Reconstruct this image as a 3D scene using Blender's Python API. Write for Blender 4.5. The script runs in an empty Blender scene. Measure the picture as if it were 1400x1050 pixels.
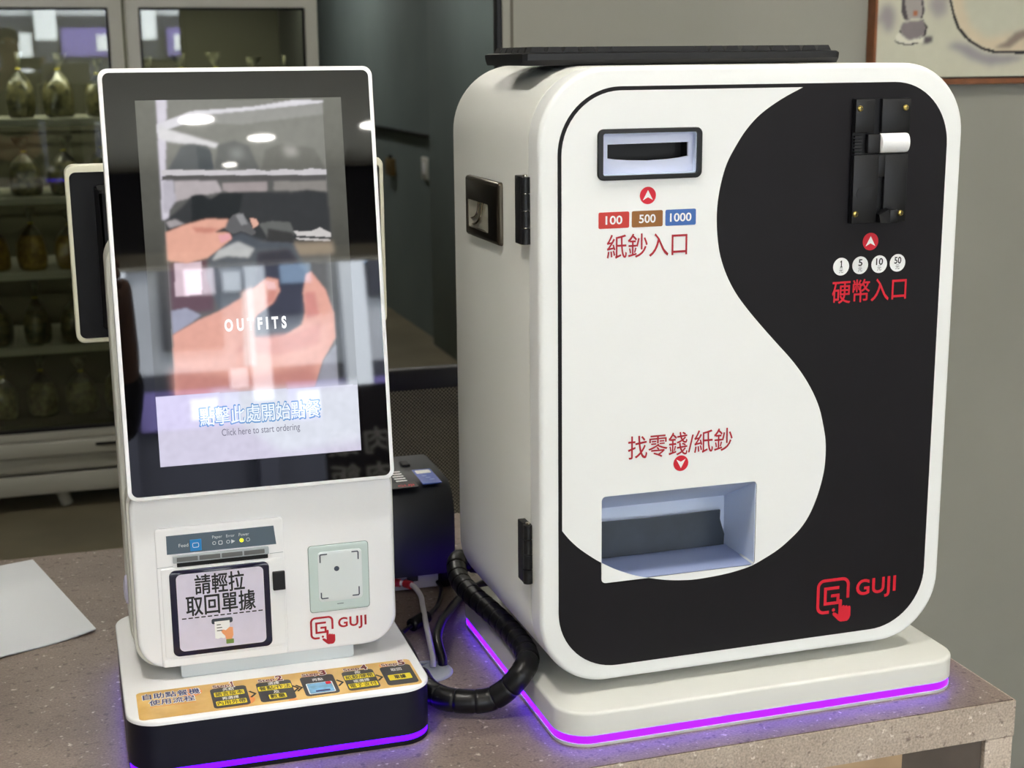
import bpy, bmesh, math, random
import numpy as np
from mathutils import Vector, Matrix
from mathutils.geometry import tessellate_polygon
random.seed(4)
S = bpy.context.scene
COL = S.collection
PI = math.pi
# ---------------------------------------------------------------- camera
cam_d = bpy.data.cameras.new('camera'); cam = bpy.data.objects.new('camera', cam_d); COL.objects.link(cam)
cam_d.sensor_width = 36.0; cam_d.lens = 51.79; cam_d.clip_start = .05; cam_d.clip_end = 100
YAW, PITCH, ROLL = -.3073, .2181, -.0094
fw = Vector((-math.sin(YAW)*math.cos(PITCH), math.cos(YAW)*math.cos(PITCH), -math.sin(PITCH)))
rt = Vector((math.cos(YAW), math.sin(YAW), 0)); up = rt.cross(fw)
rt2 = rt*math.cos(ROLL) + up*math.sin(ROLL); up2 = up*math.cos(ROLL) - rt*math.sin(ROLL)
m3 = Matrix((rt2, up2, -fw)).transposed()
cam.matrix_world = Matrix.Translation((-.4453, -1.2622, .6468)) @ m3.to_4x4()
cam_d.dof.use_dof = True; cam_d.dof.focus_distance = 1.43; cam_d.dof.aperture_fstop = 11.0
S.camera = cam
# ---------------------------------------------------------------- light and exposure
S.view_settings.view_transform = 'Standard'; S.view_settings.look = 'None'
S.view_settings.exposure = 0.68; S.view_settings.gamma = 1.0; S.view_settings.use_curve_mapping = False
w = bpy.data.worlds.new('overcast_sky'); S.world = w; w.use_nodes = True
bg = w.node_tree.nodes['Background']; bg.inputs[0].default_value = (.84, .92, 1, 1); bg.inputs[1].default_value = 15.0
sun_d = bpy.data.lights.new('sun', 'SUN'); sun_d.energy = 9; sun_d.angle = .2; sun_d.color = (1, .95, .88)
sun = bpy.data.objects.new('sun', sun_d); COL.objects.link(sun); sun.rotation_euler = (math.radians(-38), math.radians(20), 0)
S.cycles.use_denoising = True
S.cycles.max_bounces = 8; S.cycles.diffuse_bounces = 4; S.cycles.sample_clamp_indirect = 6
S.cycles.caustics_reflective = False; S.cycles.caustics_refractive = False
def area(name, loc, rot, sx, sy, power, col, portal=False):
    d = bpy.data.lights.new(name, 'AREA'); d.shape = 'RECTANGLE'; d.size = sx; d.size_y = sy; d.energy = power; d.color = col
    if portal: d.cycles.is_portal = True
    o = bpy.data.objects.new(name, d); COL.objects.link(o); o.location = loc; o.rotation_euler = rot; return o
area('storefront_portal', (-.2, -6.3, .25), (PI/2, 0, 0), 7.2, 2.2, 1, (1, 1, 1), True)

# ---------------------------------------------------------------- helpers
def lin(c):
    return tuple(((x/255)/12.92 if x/255 <= .04045 else ((x/255+.055)/1.055)**2.4) for x in c)
def mat(name, rgb, rough=.5, metal=0, var=0, vscale=8, emit=None, es=0, coat=0, bump=0, bscale=200, spec=.5, ior=1.5, trans=0, alpha=1, col2=None):
    m = bpy.data.materials.new(name); m.use_nodes = True; nt = m.node_tree; b = nt.nodes['Principled BSDF']
    c = lin(rgb); b.inputs['Base Color'].default_value = (*c, 1); b.inputs['Roughness'].default_value = rough
    b.inputs['Metallic'].default_value = metal; b.inputs['Specular IOR Level'].default_value = spec; b.inputs['IOR'].default_value = ior
    b.inputs['Coat Weight'].default_value = coat; b.inputs['Coat Roughness'].default_value = .05
    b.inputs['Transmission Weight'].default_value = trans; b.inputs['Alpha'].default_value = alpha
    if emit: b.inputs['Emission Color'].default_value = (*lin(emit), 1); b.inputs['Emission Strength'].default_value = es
    if var or col2:
        tc = nt.nodes.new('ShaderNodeTexCoord'); n = nt.nodes.new('ShaderNodeTexNoise'); n.inputs['Scale'].default_value = vscale; n.inputs['Detail'].default_value = 6
        nt.links.new(tc.outputs['Object'], n.inputs['Vector'])
        r = nt.nodes.new('ShaderNodeValToRGB'); a = [max(0, x*(1-var)) for x in c]; d = lin(col2) if col2 else [min(1, x*(1+var)) for x in c]
        r.color_ramp.elements[0].position = .35; r.color_ramp.elements[1].position = .68
        r.color_ramp.elements[0].color = (*a, 1); r.color_ramp.elements[1].color = (*d, 1)
        nt.links.new(n.outputs['Fac'], r.inputs[0]); nt.links.new(r.outputs[0], b.inputs['Base Color'])
    if bump:
        tc = nt.nodes.new('ShaderNodeTexCoord'); n = nt.nodes.new('ShaderNodeTexNoise'); n.inputs['Scale'].default_value = bscale
        nt.links.new(tc.outputs['Object'], n.inputs['Vector']); bp = nt.nodes.new('ShaderNodeBump'); bp.inputs['Strength'].default_value = bump; bp.inputs['Distance'].default_value = .001
        nt.links.new(n.outputs['Fac'], bp.inputs['Height']); nt.links.new(bp.outputs[0], b.inputs['Normal'])
    return m
def mesh(name, verts, faces, m, parent=None, mtx=None, smooth=True, ang=30):
    me = bpy.data.meshes.new(name); me.from_pydata([tuple(v) for v in verts], [], faces); me.update()
    bm = bmesh.new(); bm.from_mesh(me); bmesh.ops.recalc_face_normals(bm, faces=bm.faces); bm.to_mesh(me); bm.free()
    if m: me.materials.append(m)
    o = bpy.data.objects.new(name, me); COL.objects.link(o)
    if mtx is not None: me.transform(mtx)
    if smooth: me.shade_smooth(); me.set_sharp_from_angle(angle=math.radians(ang))
    if parent: o.parent = parent
    return o
def tag(o, label=None, cat=None, group=None, kind=None):
    for k, v in (('label', label), ('category', cat), ('group', group), ('kind', kind)):
        if v: o[k] = v
    return o
def empty(name, loc=(0, 0, 0), rz=0, **k):
    o = bpy.data.objects.new(name, None); o.empty_display_size = .05; COL.objects.link(o); o.location = loc; o.rotation_euler = (0, 0, rz); tag(o, **k); return o
def rrect(x0, y0, x1, y1, r, n=10):
    r = max(1e-5, min(r, (x1-x0)/2-1e-6, (y1-y0)/2-1e-6)); p = []
    for cx, cy, a in ((x1-r, y1-r, 0), (x0+r, y1-r, 90), (x0+r, y0+r, 180), (x1-r, y0+r, 270)):
        for i in range(n+1):
            t = math.radians(a+90*i/n); p.append((cx+r*math.cos(t), cy+r*math.sin(t)))
    return p
def circle(cx, cy, r, n=32): return [(cx+r*math.cos(2*PI*i/n), cy+r*math.sin(2*PI*i/n)) for i in range(n)]
def area2(p): return sum(p[i-1][0]*p[i][1]-p[i][0]*p[i-1][1] for i in range(len(p)))/2
def inset(p, d):
    n = len(p); out = []
    for i in range(n):
        a, b, c = Vector(p[i-1]), Vector(p[i]), Vector(p[(i+1) % n])
        e1 = (b-a); e2 = (c-b)
        if e1.length < 1e-9 or e2.length < 1e-9: out.append(tuple(b)); continue
        e1.normalize(); e2.normalize(); n1 = Vector((-e1.y, e1.x)); n2 = Vector((-e2.y, e2.x)); q = n1+n2
        q = q/max(.3, q.length_squared/2) if q.length > 1e-6 else n1
        out.append((b.x+q.x*d, b.y+q.y*d))
    return out
FRONT = Matrix(((1, 0, 0, 0), (0, 0, -1, 0), (0, 1, 0, 0), (0, 0, 0, 1)))   # local xy -> world xz, local +z -> world -y
def slab_geo(outline, z0, z1, bev=0, holes=(), segs=4, bev0=0):
    p = list(outline)
    if area2(p) < 0: p.reverse()
    V = []; F = []; n = len(p); rings = []
    def ring(q, z): rings.append([len(V)+i for i in range(len(q))]); V.extend([(x, y, z) for x, y in q])
    if bev0:
        for k in range(segs+1):
            a = PI/2*k/segs; ring(inset(p, bev0*(1-math.sin(a))), z0+bev0*(1-math.cos(a)))
    else: ring(p, z0)
    if bev:
        for k in range(segs+1):
            a = PI/2*k/segs; ring(inset(p, bev*(1-math.cos(a))), z1-bev*(1-math.sin(a)))
    else: ring(p, z1)
    for a, b in zip(rings, rings[1:]):
        for i in range(n): F.append((a[i], a[(i+1) % n], b[(i+1) % n], b[i]))
    hb = []; ht = []
    for h in holes:
        h = list(h); i0 = len(V); V.extend([(x, y, z0) for x, y in h]); i1 = len(V); V.extend([(x, y, z1) for x, y in h]); k = len(h)
        for i in range(k): F.append((i0+i, i0+(i+1) % k, i1+(i+1) % k, i1+i))
        hb.append(list(range(i0, i0+k))); ht.append(list(range(i1, i1+k)))
    for loop, hs in ((rings[0], hb), (rings[-1], ht)):
        idx = list(loop); polys = [[Vector(V[i]) for i in loop]]
        for h in hs: idx += h; polys.append([Vector(V[i]) for i in h])
        for t in tessellate_polygon(polys): F.append(tuple(idx[i] for i in t))
    return V, F
def slab(name, outline, z0, z1, m, parent=None, mtx=None, bev=0, holes=(), segs=4, bev0=0, **k):
    V, F = slab_geo(outline, z0, z1, bev, holes, segs, bev0); return mesh(name, V, F, m, parent, mtx, **k)
def fslab(name, outline, proud0, proud1, m, parent=None, base=None, **k):
    """a slab on a vertical front plane: outline in (x, z), from proud0 to proud1 towards -y"""
    M = FRONT if base is None else base @ FRONT
    return slab(name, outline, proud0, proud1, m, parent, M, **k)
def box(name, x0, y0, z0, x1, y1, z1, m, parent=None, bev=0, mtx=None, **k):
    r = bev
    if bev: return slab(name, rrect(x0, y0, x1, y1, bev*1.0, 3), z0, z1, m, parent, mtx, bev=bev, bev0=bev, segs=2, **k)
    V = [(x, y, z) for z in (z0, z1) for x, y in ((x0, y0), (x1, y0), (x1, y1), (x0, y1))]
    return mesh(name, V, [(0, 3, 2, 1), (4, 5, 6, 7), (0, 1, 5, 4), (1, 2, 6, 5), (2, 3, 7, 6), (3, 0, 4, 7)], m, parent, mtx, smooth=False)
def boxes_geo(L):
    V = []; F = []
    for (x0, y0, z0, x1, y1, z1) in L:
        b = len(V); V += [(x, y, z) for z in (z0, z1) for x, y in ((x0, y0), (x1, y0), (x1, y1), (x0, y1))]
        F += [tuple(b+i for i in f) for f in ((0, 3, 2, 1), (4, 5, 6, 7), (0, 1, 5, 4), (1, 2, 6, 5), (2, 3, 7, 6), (3, 0, 4, 7))]
    return V, F
def smoothpath(P, n=8):
    P = [Vector(p) for p in P]; out = []
    for i in range(len(P)-1):
        a = P[max(0, i-1)]; b = P[i]; c = P[i+1]; d = P[min(len(P)-1, i+2)]
        for k in range(n):
            t = k/n; out.append(.5*((2*b)+(c-a)*t+(2*a-5*b+4*c-d)*t*t+(3*b-a-3*c+d)*t**3))
    out.append(P[-1]); return out
def tube(name, P, rad, m, parent=None, sides=12, mtx=None, **k):
    P = [Vector(p) for p in P]; V = []; F = []; n = len(P); T = []
    for i in range(n): T.append((P[min(n-1, i+1)]-P[max(0, i-1)]).normalized())
    u = T[0].orthogonal().normalized()
    for i in range(n):
        u = (u - T[i]*u.dot(T[i])).normalized(); v = T[i].cross(u); r = rad(i) if callable(rad) else rad
        for j in range(sides):
            a = 2*PI*j/sides; V.append(P[i]+u*math.cos(a)*r+v*math.sin(a)*r)
    for i in range(n-1):
        for j in range(sides): F.append((i*sides+j, i*sides+(j+1) % sides, (i+1)*sides+(j+1) % sides, (i+1)*sides+j))
    F.append(tuple(range(sides))[::-1]); F.append(tuple((n-1)*sides+j for j in range(sides)))
    return mesh(name, V, F, m, parent, mtx, ang=40, **k)
def lathe(name, prof, m, parent=None, loc=(0, 0, 0), sides=24, mtx=None, **k):
    V = []; F = []; n = len(prof)
    for r, z in prof:
        for j in range(sides): a = 2*PI*j/sides; V.append((loc[0]+r*math.cos(a), loc[1]+r*math.sin(a), loc[2]+z))
    for i in range(n-1):
        for j in range(sides): F.append((i*sides+j, i*sides+(j+1) % sides, (i+1)*sides+(j+1) % sides, (i+1)*sides+j))
    F.append(tuple(range(sides))[::-1]); F.append(tuple((n-1)*sides+j for j in range(sides)))
    return mesh(name, V, F, m, parent, mtx, **k)
def stroke_geo(P, wd, closed=False):
    """flat mitred ribbon outline of a 2-D polyline -> polygon outline"""
    P = [Vector(p) for p in P]; L = []; R = []; n = len(P)
    for i in range(n):
        a = P[i-1] if (closed or i > 0) else P[i]; c = P[(i+1) % n] if (closed or i < n-1) else P[i]
        d1 = (P[i]-a); d2 = (c-P[i])
        d1 = d1.normalized() if d1.length > 1e-9 else d2.normalized(); d2 = d2.normalized() if d2.length > 1e-9 else d1
        n1 = Vector((-d1.y, d1.x)); n2 = Vector((-d2.y, d2.x)); q = n1+n2; q = q/max(.35, q.length_squared/2)
        L.append(P[i]+q*wd/2); R.append(P[i]-q*wd/2)
    return L, R
def stroke(name, P, wd, z0, z1, m, parent=None, mtx=None, closed=False):
    L, R = stroke_geo(P, wd, closed); V = []; F = []; n = len(L)
    for l, r in zip(L, R): V += [(l.x, l.y, z1), (r.x, r.y, z1), (l.x, l.y, z0), (r.x, r.y, z0)]
    for i in range(n if closed else n-1):
        a = 4*i; b = 4*((i+1) % n); F += [(a, a+1, b+1, b), (a, b, b+2, a+2), (a+1, a+3, b+3, b+1)]
    if not closed: F += [(0, 2, 3, 1), (4*n-4, 4*n-3, 4*n-1, 4*n-2)]
    return mesh(name, V, F, m, parent, mtx, smooth=False)
def text(name, s, x0, y0, x1, y1, z, m, parent=None, mtx=None, bold=0, shear=0, space=1, thick=.0001, fit=True):
    """lettering fitted to the rectangle, a thin raised print lying in local xy"""
    if s == '1':
        w_ = min(x1-x0, (y1-y0)*.5); cx_ = (x0+x1)/2; h_ = y1-y0; e = bold*h_*.5
        P1 = [(-.42, 0), (.42, 0), (.42, .12), (.18, .12), (.18, 1), (-.05, 1), (-.45, .84), (-.45, .70), (-.16, .78), (-.16, .12), (-.42, .12)]
        P1 = [(cx_+a*w_, y0+b*h_) for a, b in P1]; P1 = inset(P1 if area2(P1) > 0 else P1[::-1], -e)
        return slab(name, P1, z-.00005, z, m, parent, mtx, smooth=False)
    cjk = any(ord(q) > 0x2000 for q in s); off = 0 if cjk else bold
    c = bpy.data.curves.new('lettering', 'FONT'); c.body = s; c.size = 1; c.offset = off; c.shear = shear; c.space_character = space; c.extrude = 0; c.resolution_u = 4
    c.align_x = 'LEFT'
    o = bpy.data.objects.new('lettering', c); COL.objects.link(o); bpy.context.view_layer.update()
    me = bpy.data.meshes.new_from_object(o.evaluated_get(bpy.context.evaluated_depsgraph_get())); bpy.data.objects.remove(o); bpy.data.curves.remove(c)
    n = len(me.vertices); co = np.empty(n*3); me.vertices.foreach_get('co', co); co = co.reshape(-1, 3)
    mn = co[:, :2].min(0); mx = co[:, :2].max(0); sc = np.array([(x1-x0), (y1-y0)])/(mx-mn)
    if not fit: sc[:] = sc.min()
    co[:, :2] = (co[:, :2]-mn)*sc+np.array([x0, y0]); co[:, 2] = z
    me.vertices.foreach_set('co', co.ravel()); me.name = name
    if cjk and bold > 0:
        bm = bmesh.new(); d = bold*(y1-y0)*.8
        for dx, dy in ((0, 0), (d, 0), (-d, 0), (0, d), (0, -d), (d*.7, d*.7), (-d*.7, d*.7), (d*.7, -d*.7), (-d*.7, -d*.7)):
            k0_ = len(bm.verts); bm.from_mesh(me); bm.verts.ensure_lookup_table()
            zz_ = k0_/max(1, n)*1.2e-5
            for v_ in bm.verts[k0_:]: v_.co.x += dx; v_.co.y += dy; v_.co.z += zz_
        bm.to_mesh(me); bm.free()
    me.materials.clear(); me.materials.append(m)
    if mtx is not None: me.transform(mtx)
    ob = bpy.data.objects.new(name, me); COL.objects.link(ob)
    if parent: ob.parent = parent
    return ob
def joinobj(name, obs, parent=None):
    """join meshes that are one printed mark into one object (pure data, no operators)"""
    bm = bmesh.new(); mats = []
    for o in obs:
        off = len(mats); mats += list(o.data.materials); b2 = bmesh.new(); b2.from_mesh(o.data)
        for f in b2.faces: f.material_index += off
        tmp = bpy.data.meshes.new('t'); b2.to_mesh(tmp); b2.free(); bm.from_mesh(tmp); bpy.data.meshes.remove(tmp)
    me = bpy.data.meshes.new(name); bm.to_mesh(me); bm.free()
    um = []
    idx = [0]*len(mats)
    for i, m in enumerate(mats):
        if m not in um: um.append(m)
        idx[i] = um.index(m)
    for m in um: me.materials.append(m)
    for p in me.polygons: p.material_index = idx[p.material_index]
    for o in obs: bpy.data.objects.remove(o)
    ob = bpy.data.objects.new(name, me); COL.objects.link(ob)
    if parent: ob.parent = parent
    return ob
def blurred(mask, s):
    r = int(3*s)+1; k = np.exp(-np.arange(-r, r+1)**2/(2*s*s)); k /= k.sum()
    m = np.pad(mask, r, mode='edge')
    m = np.apply_along_axis(lambda v: np.convolve(v, k, 'valid'), 0, m)
    return np.apply_along_axis(lambda v: np.convolve(v, k, 'valid'), 1, m)
def pmask(X, Y, P):
    ins = np.zeros(X.shape, bool); n = len(P)
    for i in range(n):
        x1, y1 = P[i-1]; x2, y2 = P[i]
        if y1 == y2: continue
        c = ((y1 > Y) != (y2 > Y)) & (X < (x2-x1)*(Y-y1)/(y2-y1)+x1); ins ^= c
    return ins.astype(float)
def picture(name, x0, y0, x1, y1, step, base, layers, m, parent=None, mtx=None, z=0, noise=0, grad=None):
    """a flat picture as a fine grid; every layer is (colour, blur, polygon) in the picture's own metres"""
    nx = int((x1-x0)/step)+1; ny = int((y1-y0)/step)+1
    xs = np.linspace(x0, x1, nx); ys = np.linspace(y0, y1, ny); X, Y = np.meshgrid(xs, ys)
    C = np.ones((ny, nx, 3))*np.array(lin(base))
    if grad is not None: C *= grad(X, Y)[..., None]
    for col, bl, P in layers:
        mk = pmask(X, Y, P)
        if bl: mk = blurred(mk, bl/step)
        C = C*(1-mk[..., None])+np.array(lin(col))*mk[..., None]
    if noise:
        g = np.random.RandomState(3).rand(ny, nx); g = blurred(g, 2.5); g = (g-g.mean())/g.std(); C *= np.clip(1+noise*g[..., None], .3, 2)
    V = np.stack([X.ravel(), Y.ravel(), np.full(nx*ny, z)], 1)
    i = (np.arange(ny-1)[:, None]*nx+np.arange(nx-1)[None]).ravel(); F = np.stack([i, i+1, i+1+nx, i+nx], 1)
    me = bpy.data.meshes.new(name); me.from_pydata(V.tolist(), [], F.tolist())
    a = me.color_attributes.new('print', 'FLOAT_COLOR', 'POINT'); a.data.foreach_set('color', np.concatenate([C.reshape(-1, 3), np.ones((nx*ny, 1))], 1).astype(np.float32).ravel())
    me.materials.append(m)
    if mtx is not None: me.transform(mtx)
    o = bpy.data.objects.new(name, me); COL.objects.link(o)
    if parent: o.parent = parent
    return o
def attr_mat(name, rough, emission, base=True, spec=.5):
    m = bpy.data.materials.new(name); m.use_nodes = True; nt = m.node_tree; b = nt.nodes['Principled BSDF']
    a = nt.nodes.new('ShaderNodeAttribute'); a.attribute_name = 'print'; b.inputs['Roughness'].default_value = rough; b.inputs['Specular IOR Level'].default_value = spec
    if emission: nt.links.new(a.outputs['Color'], b.inputs['Emission Color']); b.inputs['Emission Strength'].default_value = emission; b.inputs['Base Color'].default_value = (.004, .004, .005, 1)
    else: nt.links.new(a.outputs['Color'], b.inputs['Base Color'])
    return m
# ---------------------------------------------------------------- materials
M_white = mat('white_powder_coat', (246, 248, 248), .38, var=.012, vscale=3, bump=.05, bscale=900)
M_side = mat('white_sheet_metal', (230, 231, 226), .42, var=.02, vscale=4, bump=.05, bscale=900)
M_plinth = mat('satin_white_plinth', (222, 223, 218), .3, var=.02, vscale=5)
M_black = mat('matte_black_vinyl', (17, 14, 19), .55, spec=.25, var=.12, vscale=14)
M_whitegr = mat('white_vinyl_graphic', (247, 249, 250), .45)
M_bplastic = mat('black_moulded_plastic', (14, 14, 18), .4, bump=.1, bscale=1500, spec=.4)
M_bdark = mat('deep_black_plastic', (7, 7, 12), .45, spec=.3)
M_navy = mat('navy_black_shell', (9, 12, 32), .4, spec=.35, bump=.1, bscale=1200)
M_red = mat('red_print', (214, 12, 44), .5)
M_dred = mat('dark_red_print', (176, 12, 36), .5)
M_whitep = mat('white_print', (248, 248, 248), .5)
M_ink = mat('black_print', (14, 14, 18), .5)
M_steel = mat('brushed_steel', (196, 190, 175), .22, metal=1, bump=.05)
M_bronze = mat('dark_nickel_plate', (92, 84, 74), .3, metal=1)
M_brass = mat('brass_screw', (214, 190, 110), .3, metal=1)
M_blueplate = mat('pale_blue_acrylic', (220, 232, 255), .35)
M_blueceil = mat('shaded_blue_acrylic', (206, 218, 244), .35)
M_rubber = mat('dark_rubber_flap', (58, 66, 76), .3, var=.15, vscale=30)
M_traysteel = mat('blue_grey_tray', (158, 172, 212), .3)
M_pr = mat('red_note_label', (206, 52, 44), .5); M_pb = mat('brown_note_label', (150, 96, 36), .5); M_pbl = mat('blue_note_label', (62, 108, 184), .5)
M_led = mat('violet_led_strip', (30, 0, 40), .3, emit=(84, 6, 255), es=3.9)
M_led2 = mat('blue_violet_led_strip', (20, 0, 40), .3, emit=(64, 0, 255), es=3.9)
M_bezel = mat('black_screen_glass', (6, 6, 8), .02, spec=.5, ior=1.6)
M_key = mat('black_keycap', (20, 21, 25), .5, spec=.3)
M_cable = mat('black_cable_wrap', (11, 11, 14), .36, spec=.35)
M_wcable = mat('white_cable_jacket', (236, 234, 242), .4)
M_greym = mat('grey_moulded_plastic', (168, 176, 182), .35)
M_rim = mat('white_plastic_rim', (250, 251, 254), .25)

# ---------------------------------------------------------------- setting
def stone(name, c1, c2, fleck, fdark, rough=.45):
    m = bpy.data.materials.new(name); m.use_nodes = True; nt = m.node_tree; b = nt.nodes['Principled BSDF']; N = nt.nodes.new; L = nt.links.new
    tc = N('ShaderNodeTexCoord'); n1 = N('ShaderNodeTexNoise'); n1.inputs['Scale'].default_value = 9; n1.inputs['Detail'].default_value = 8; n1.inputs['Roughness'].default_value = .7
    r1 = N('ShaderNodeValToRGB'); r1.color_ramp.elements[0].position = .35; r1.color_ramp.elements[1].position = .7
    r1.color_ramp.elements[0].color = (*lin(c1), 1); r1.color_ramp.elements[1].color = (*lin(c2), 1)
    L(tc.outputs['Object'], n1.inputs['Vector']); L(n1.outputs['Fac'], r1.inputs[0])
    n2 = N('ShaderNodeTexNoise'); n2.inputs['Scale'].default_value = 130; n2.inputs['Detail'].default_value = 3; L(tc.outputs['Object'], n2.inputs['Vector'])
    r2 = N('ShaderNodeValToRGB'); r2.color_ramp.elements[0].position = .64; r2.color_ramp.elements[1].position = .72; r2.color_ramp.elements[0].color = (0, 0, 0, 1); r2.color_ramp.elements[1].color = (1, 1, 1, 1); L(n2.outputs['Fac'], r2.inputs[0])
    n3 = N('ShaderNodeTexNoise'); n3.inputs['Scale'].default_value = 110; n3.inputs['Detail'].default_value = 5; L(tc.outputs['Object'], n3.inputs['Vector'])
    r3 = N('ShaderNodeValToRGB'); r3.color_ramp.elements[0].position = .33; r3.color_ramp.elements[1].position = .40; r3.color_ramp.elements[0].color = (1, 1, 1, 1); r3.color_ramp.elements[1].color = (0, 0, 0, 1); L(n3.outputs['Fac'], r3.inputs[0])
    mx = N('ShaderNodeMixRGB'); L(r2.outputs[0], mx.inputs[0]); L(r1.outputs[0], mx.inputs[1]); mx.inputs[2].default_value = (*lin(fleck), 1)
    mx2 = N('ShaderNodeMixRGB'); L(r3.outputs[0], mx2.inputs[0]); L(mx.outputs[0], mx2.inputs[1]); mx2.inputs[2].default_value = (*lin(fdark), 1)
    n4 = N('ShaderNodeTexNoise'); n4.inputs['Scale'].default_value = 420; L(tc.outputs['Object'], n4.inputs['Vector'])
    mx3 = N('ShaderNodeMixRGB'); mx3.blend_type = 'OVERLAY'; mx3.inputs[0].default_value = .6; L(mx2.outputs[0], mx3.inputs[1]); L(n4.outputs['Fac'], mx3.inputs[2])
    L(mx3.outputs[0], b.inputs['Base Color']); b.inputs['Roughness'].default_value = rough
    return m
M_stone = stone('brown_speckled_stone', (118, 104, 96), (142, 126, 116), (196, 184, 172), (98, 84, 78))
M_stone2 = stone('daylit_speckled_stone', (176, 160, 146), (198, 184, 170), (230, 220, 210), (148, 132, 122), .6)  # same stone as the top, with daylight on upright faces put into the colour
M_wall = mat('grey_cement_plaster', (148, 147, 138), .8, var=.07, vscale=2.2, bump=.3, bscale=60)
M_dwall = mat('slate_painted_wall', (122, 136, 136), .7, var=.10, vscale=1.4)
M_floor = mat('worn_brown_floor', (116, 108, 88), .45, var=.22, vscale=2.6)
M_ceil = mat('white_ceiling', (226, 222, 210), .8)
M_joint = mat('dark_joint', (26, 24, 22), .8)
M_wood = mat('light_oak_veneer', (186, 158, 126), .5, var=.12, vscale=18)
M_taupe = mat('taupe_laminate', (92, 82, 76), .5, var=.1, vscale=30)
FZ = -.85
def struct(o): o['kind'] = 'structure'; return o
struct(box('floor', -5, -6.3, FZ-.05, 5, 12.2, FZ, M_floor))
pv = struct(box('pavement', -14, -22, FZ-.06, 14, -6.3, FZ-.01, mat('pale_bounce_paving', (186, 184, 178), .8, var=.1, vscale=3)))  # unseen street paving, made pale to bounce sunlight up to the ceiling
struct(box('ceiling', -5, -6.3, 1.85, 4.0, 12.2, 1.9, M_ceil))
struct(box('wall_left', -5.1, -6.3, FZ, -5, 12.2, 1.85, M_wall))
struct(box('wall_back', -5, 12, FZ, 1.7, 12.1, 1.85, M_dwall))
wr = struct(box('wall_right', 1.55, 1.22, FZ, 1.7, 12, 1.85, M_dwall))
struct(box('wall_right_front', 4.0, -6.3, FZ, 4.1, 1.2, 1.85, M_wall))
struct(box('daylight_baffle_left', -5, -6.4, FZ, -3.8, -6.3, 1.85, M_wall))  # unseen front wall, added and sized to limit daylight from the left
struct(box('wall_front_right', 3.4, -6.4, FZ, 4.0, -6.3, 1.85, M_wall))
wl = struct(box('wall_centre', .3125, 1.1, FZ, 4.0, 1.122, 1.85, M_wall))
struct(box('trim_1', .2925, 1.096, FZ, .3065, 1.122, 1.85, M_wall, bev=.002))
struct(box('trim_2', .3065, 1.1, FZ, .3125, 1.121, 1.85, mat('grey_groove', (96, 92, 82), .8)))
struct(box('trim_3', .2835, 1.098, FZ, .2925, 1.118, 1.85, M_bdark, bev=.001))
struct(box('trim_4', -5, -6.42, 1.42, 4.0, -6.3, 1.9, mat('dark_shop_header', (40, 38, 36), .7)))
struct(box('trim_5', -5, -6.44, 1.35, 4.0, -6.28, 1.42, mat('beige_shop_lintel', (190, 180, 160), .7)))
# things fixed to the slate wall
c_ = tube('cable_conduit', [(1.535, 5.3, .245), (1.535, 7.9, .240)], .011, M_bdark, sides=8)
tag(c_, 'thin black cable conduit running along the dark slate wall', 'conduit')
so = empty('wall_switch', (1.55, 6.52, .067), label='small white switch plate on the dark slate wall', cat='switch')
box('cover_plate', -.014, -.055, -.06, 0, .055, .06, mat('white_switch', (216, 216, 210), .4), so, bev=.004)
box('rocker', -.02, -.025, -.03, -.013, .025, .03, M_rim, so, bev=.002)
so = empty('junction_box', (1.55, 7.31, .023), label='small brown junction box on the dark wall, further back than the white switch', cat='junction box')
box('cover_plate', -.03, -.07, -.05, 0, .07, .05, mat('brown_box', (104, 84, 44), .5), so, bev=.004)
box('cable_gland', -.025, -.015, .049, -.005, .015, .07, M_bdark, so, bev=.003)
struct(box('trim_6', 1.50, 5.0, FZ, 1.551, 6.25, 1.85, M_dwall, bev=.004))

# ---------------------------------------------------------------- counter
ct = empty('counter', (-.2, .3, FZ), label='brown speckled stone service counter with daylight painted into its lighter front edge', cat='counter')
def inct(o): o.parent = ct; o.matrix_parent_inverse = Matrix.Translation((.2, -.3, -FZ)); return o
CX0, CX1, CY0, CY1 = -1.6, .467, -.08, .72
inct(box('core', CX0+.002, CY0+.002, -.0385, CX1-.002, CY1-.002, -.011, M_joint))
inct(box('stone_top', CX0, CY0+.0012, -.0115, CX1-.0012, CY1, 0, M_stone))
inct(box('stone_front', CX0, CY0-.0012, -.0395, CX1+.001, CY0+.0003, -.0006, M_stone2))
inct(box('stone_side', CX1-.0006, CY0+.0005, -.0395, CX1+.001, CY1, -.0006, M_stone2))
inct(box('corner_post', .4345, CY0-.001, FZ, CX1, CY0+.05, -.0402, M_stone2, bev=.0006))
inct(box('taupe_panel', .3385, CY0+.004, FZ, .4335, CY0+.02, -.0402, M_taupe))
inct(box('oak_panel', CX0, CY0, FZ, .3375, CY0+.016, -.0402, M_wood))
inct(box('side_panel', CX1-.02, CY0+.05, FZ, CX1-.002, CY1-.01, -.0402, M_stone2))

# ---------------------------------------------------------------- cash machine
mc = empty('cash_machine', (.2, .12, 0), label='tall white self-service cash machine with black and white wave front on a glowing white plinth', cat='cash machine')
def part(o, root=mc): 
    o.parent = root; o.matrix_parent_inverse = root_inv[root.name]; return o
root_inv = {mc.name: Matrix.Translation((-.2, -.12, 0))}
W, Z0, Z1 = .4042, .0626, .6206
OX0, OX1, OZ0, OZ1, OR = -.018, .4222, .0472, .6385, .068
outer = rrect(OX0, OZ0, OX1, OZ1, OR, 16)
TRAY = rrect(.0437, .149, .2077, .2363, .0045, 4)
SLOT = rrect(.0425, .5405, .1365, .579, .004, 3)
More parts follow.
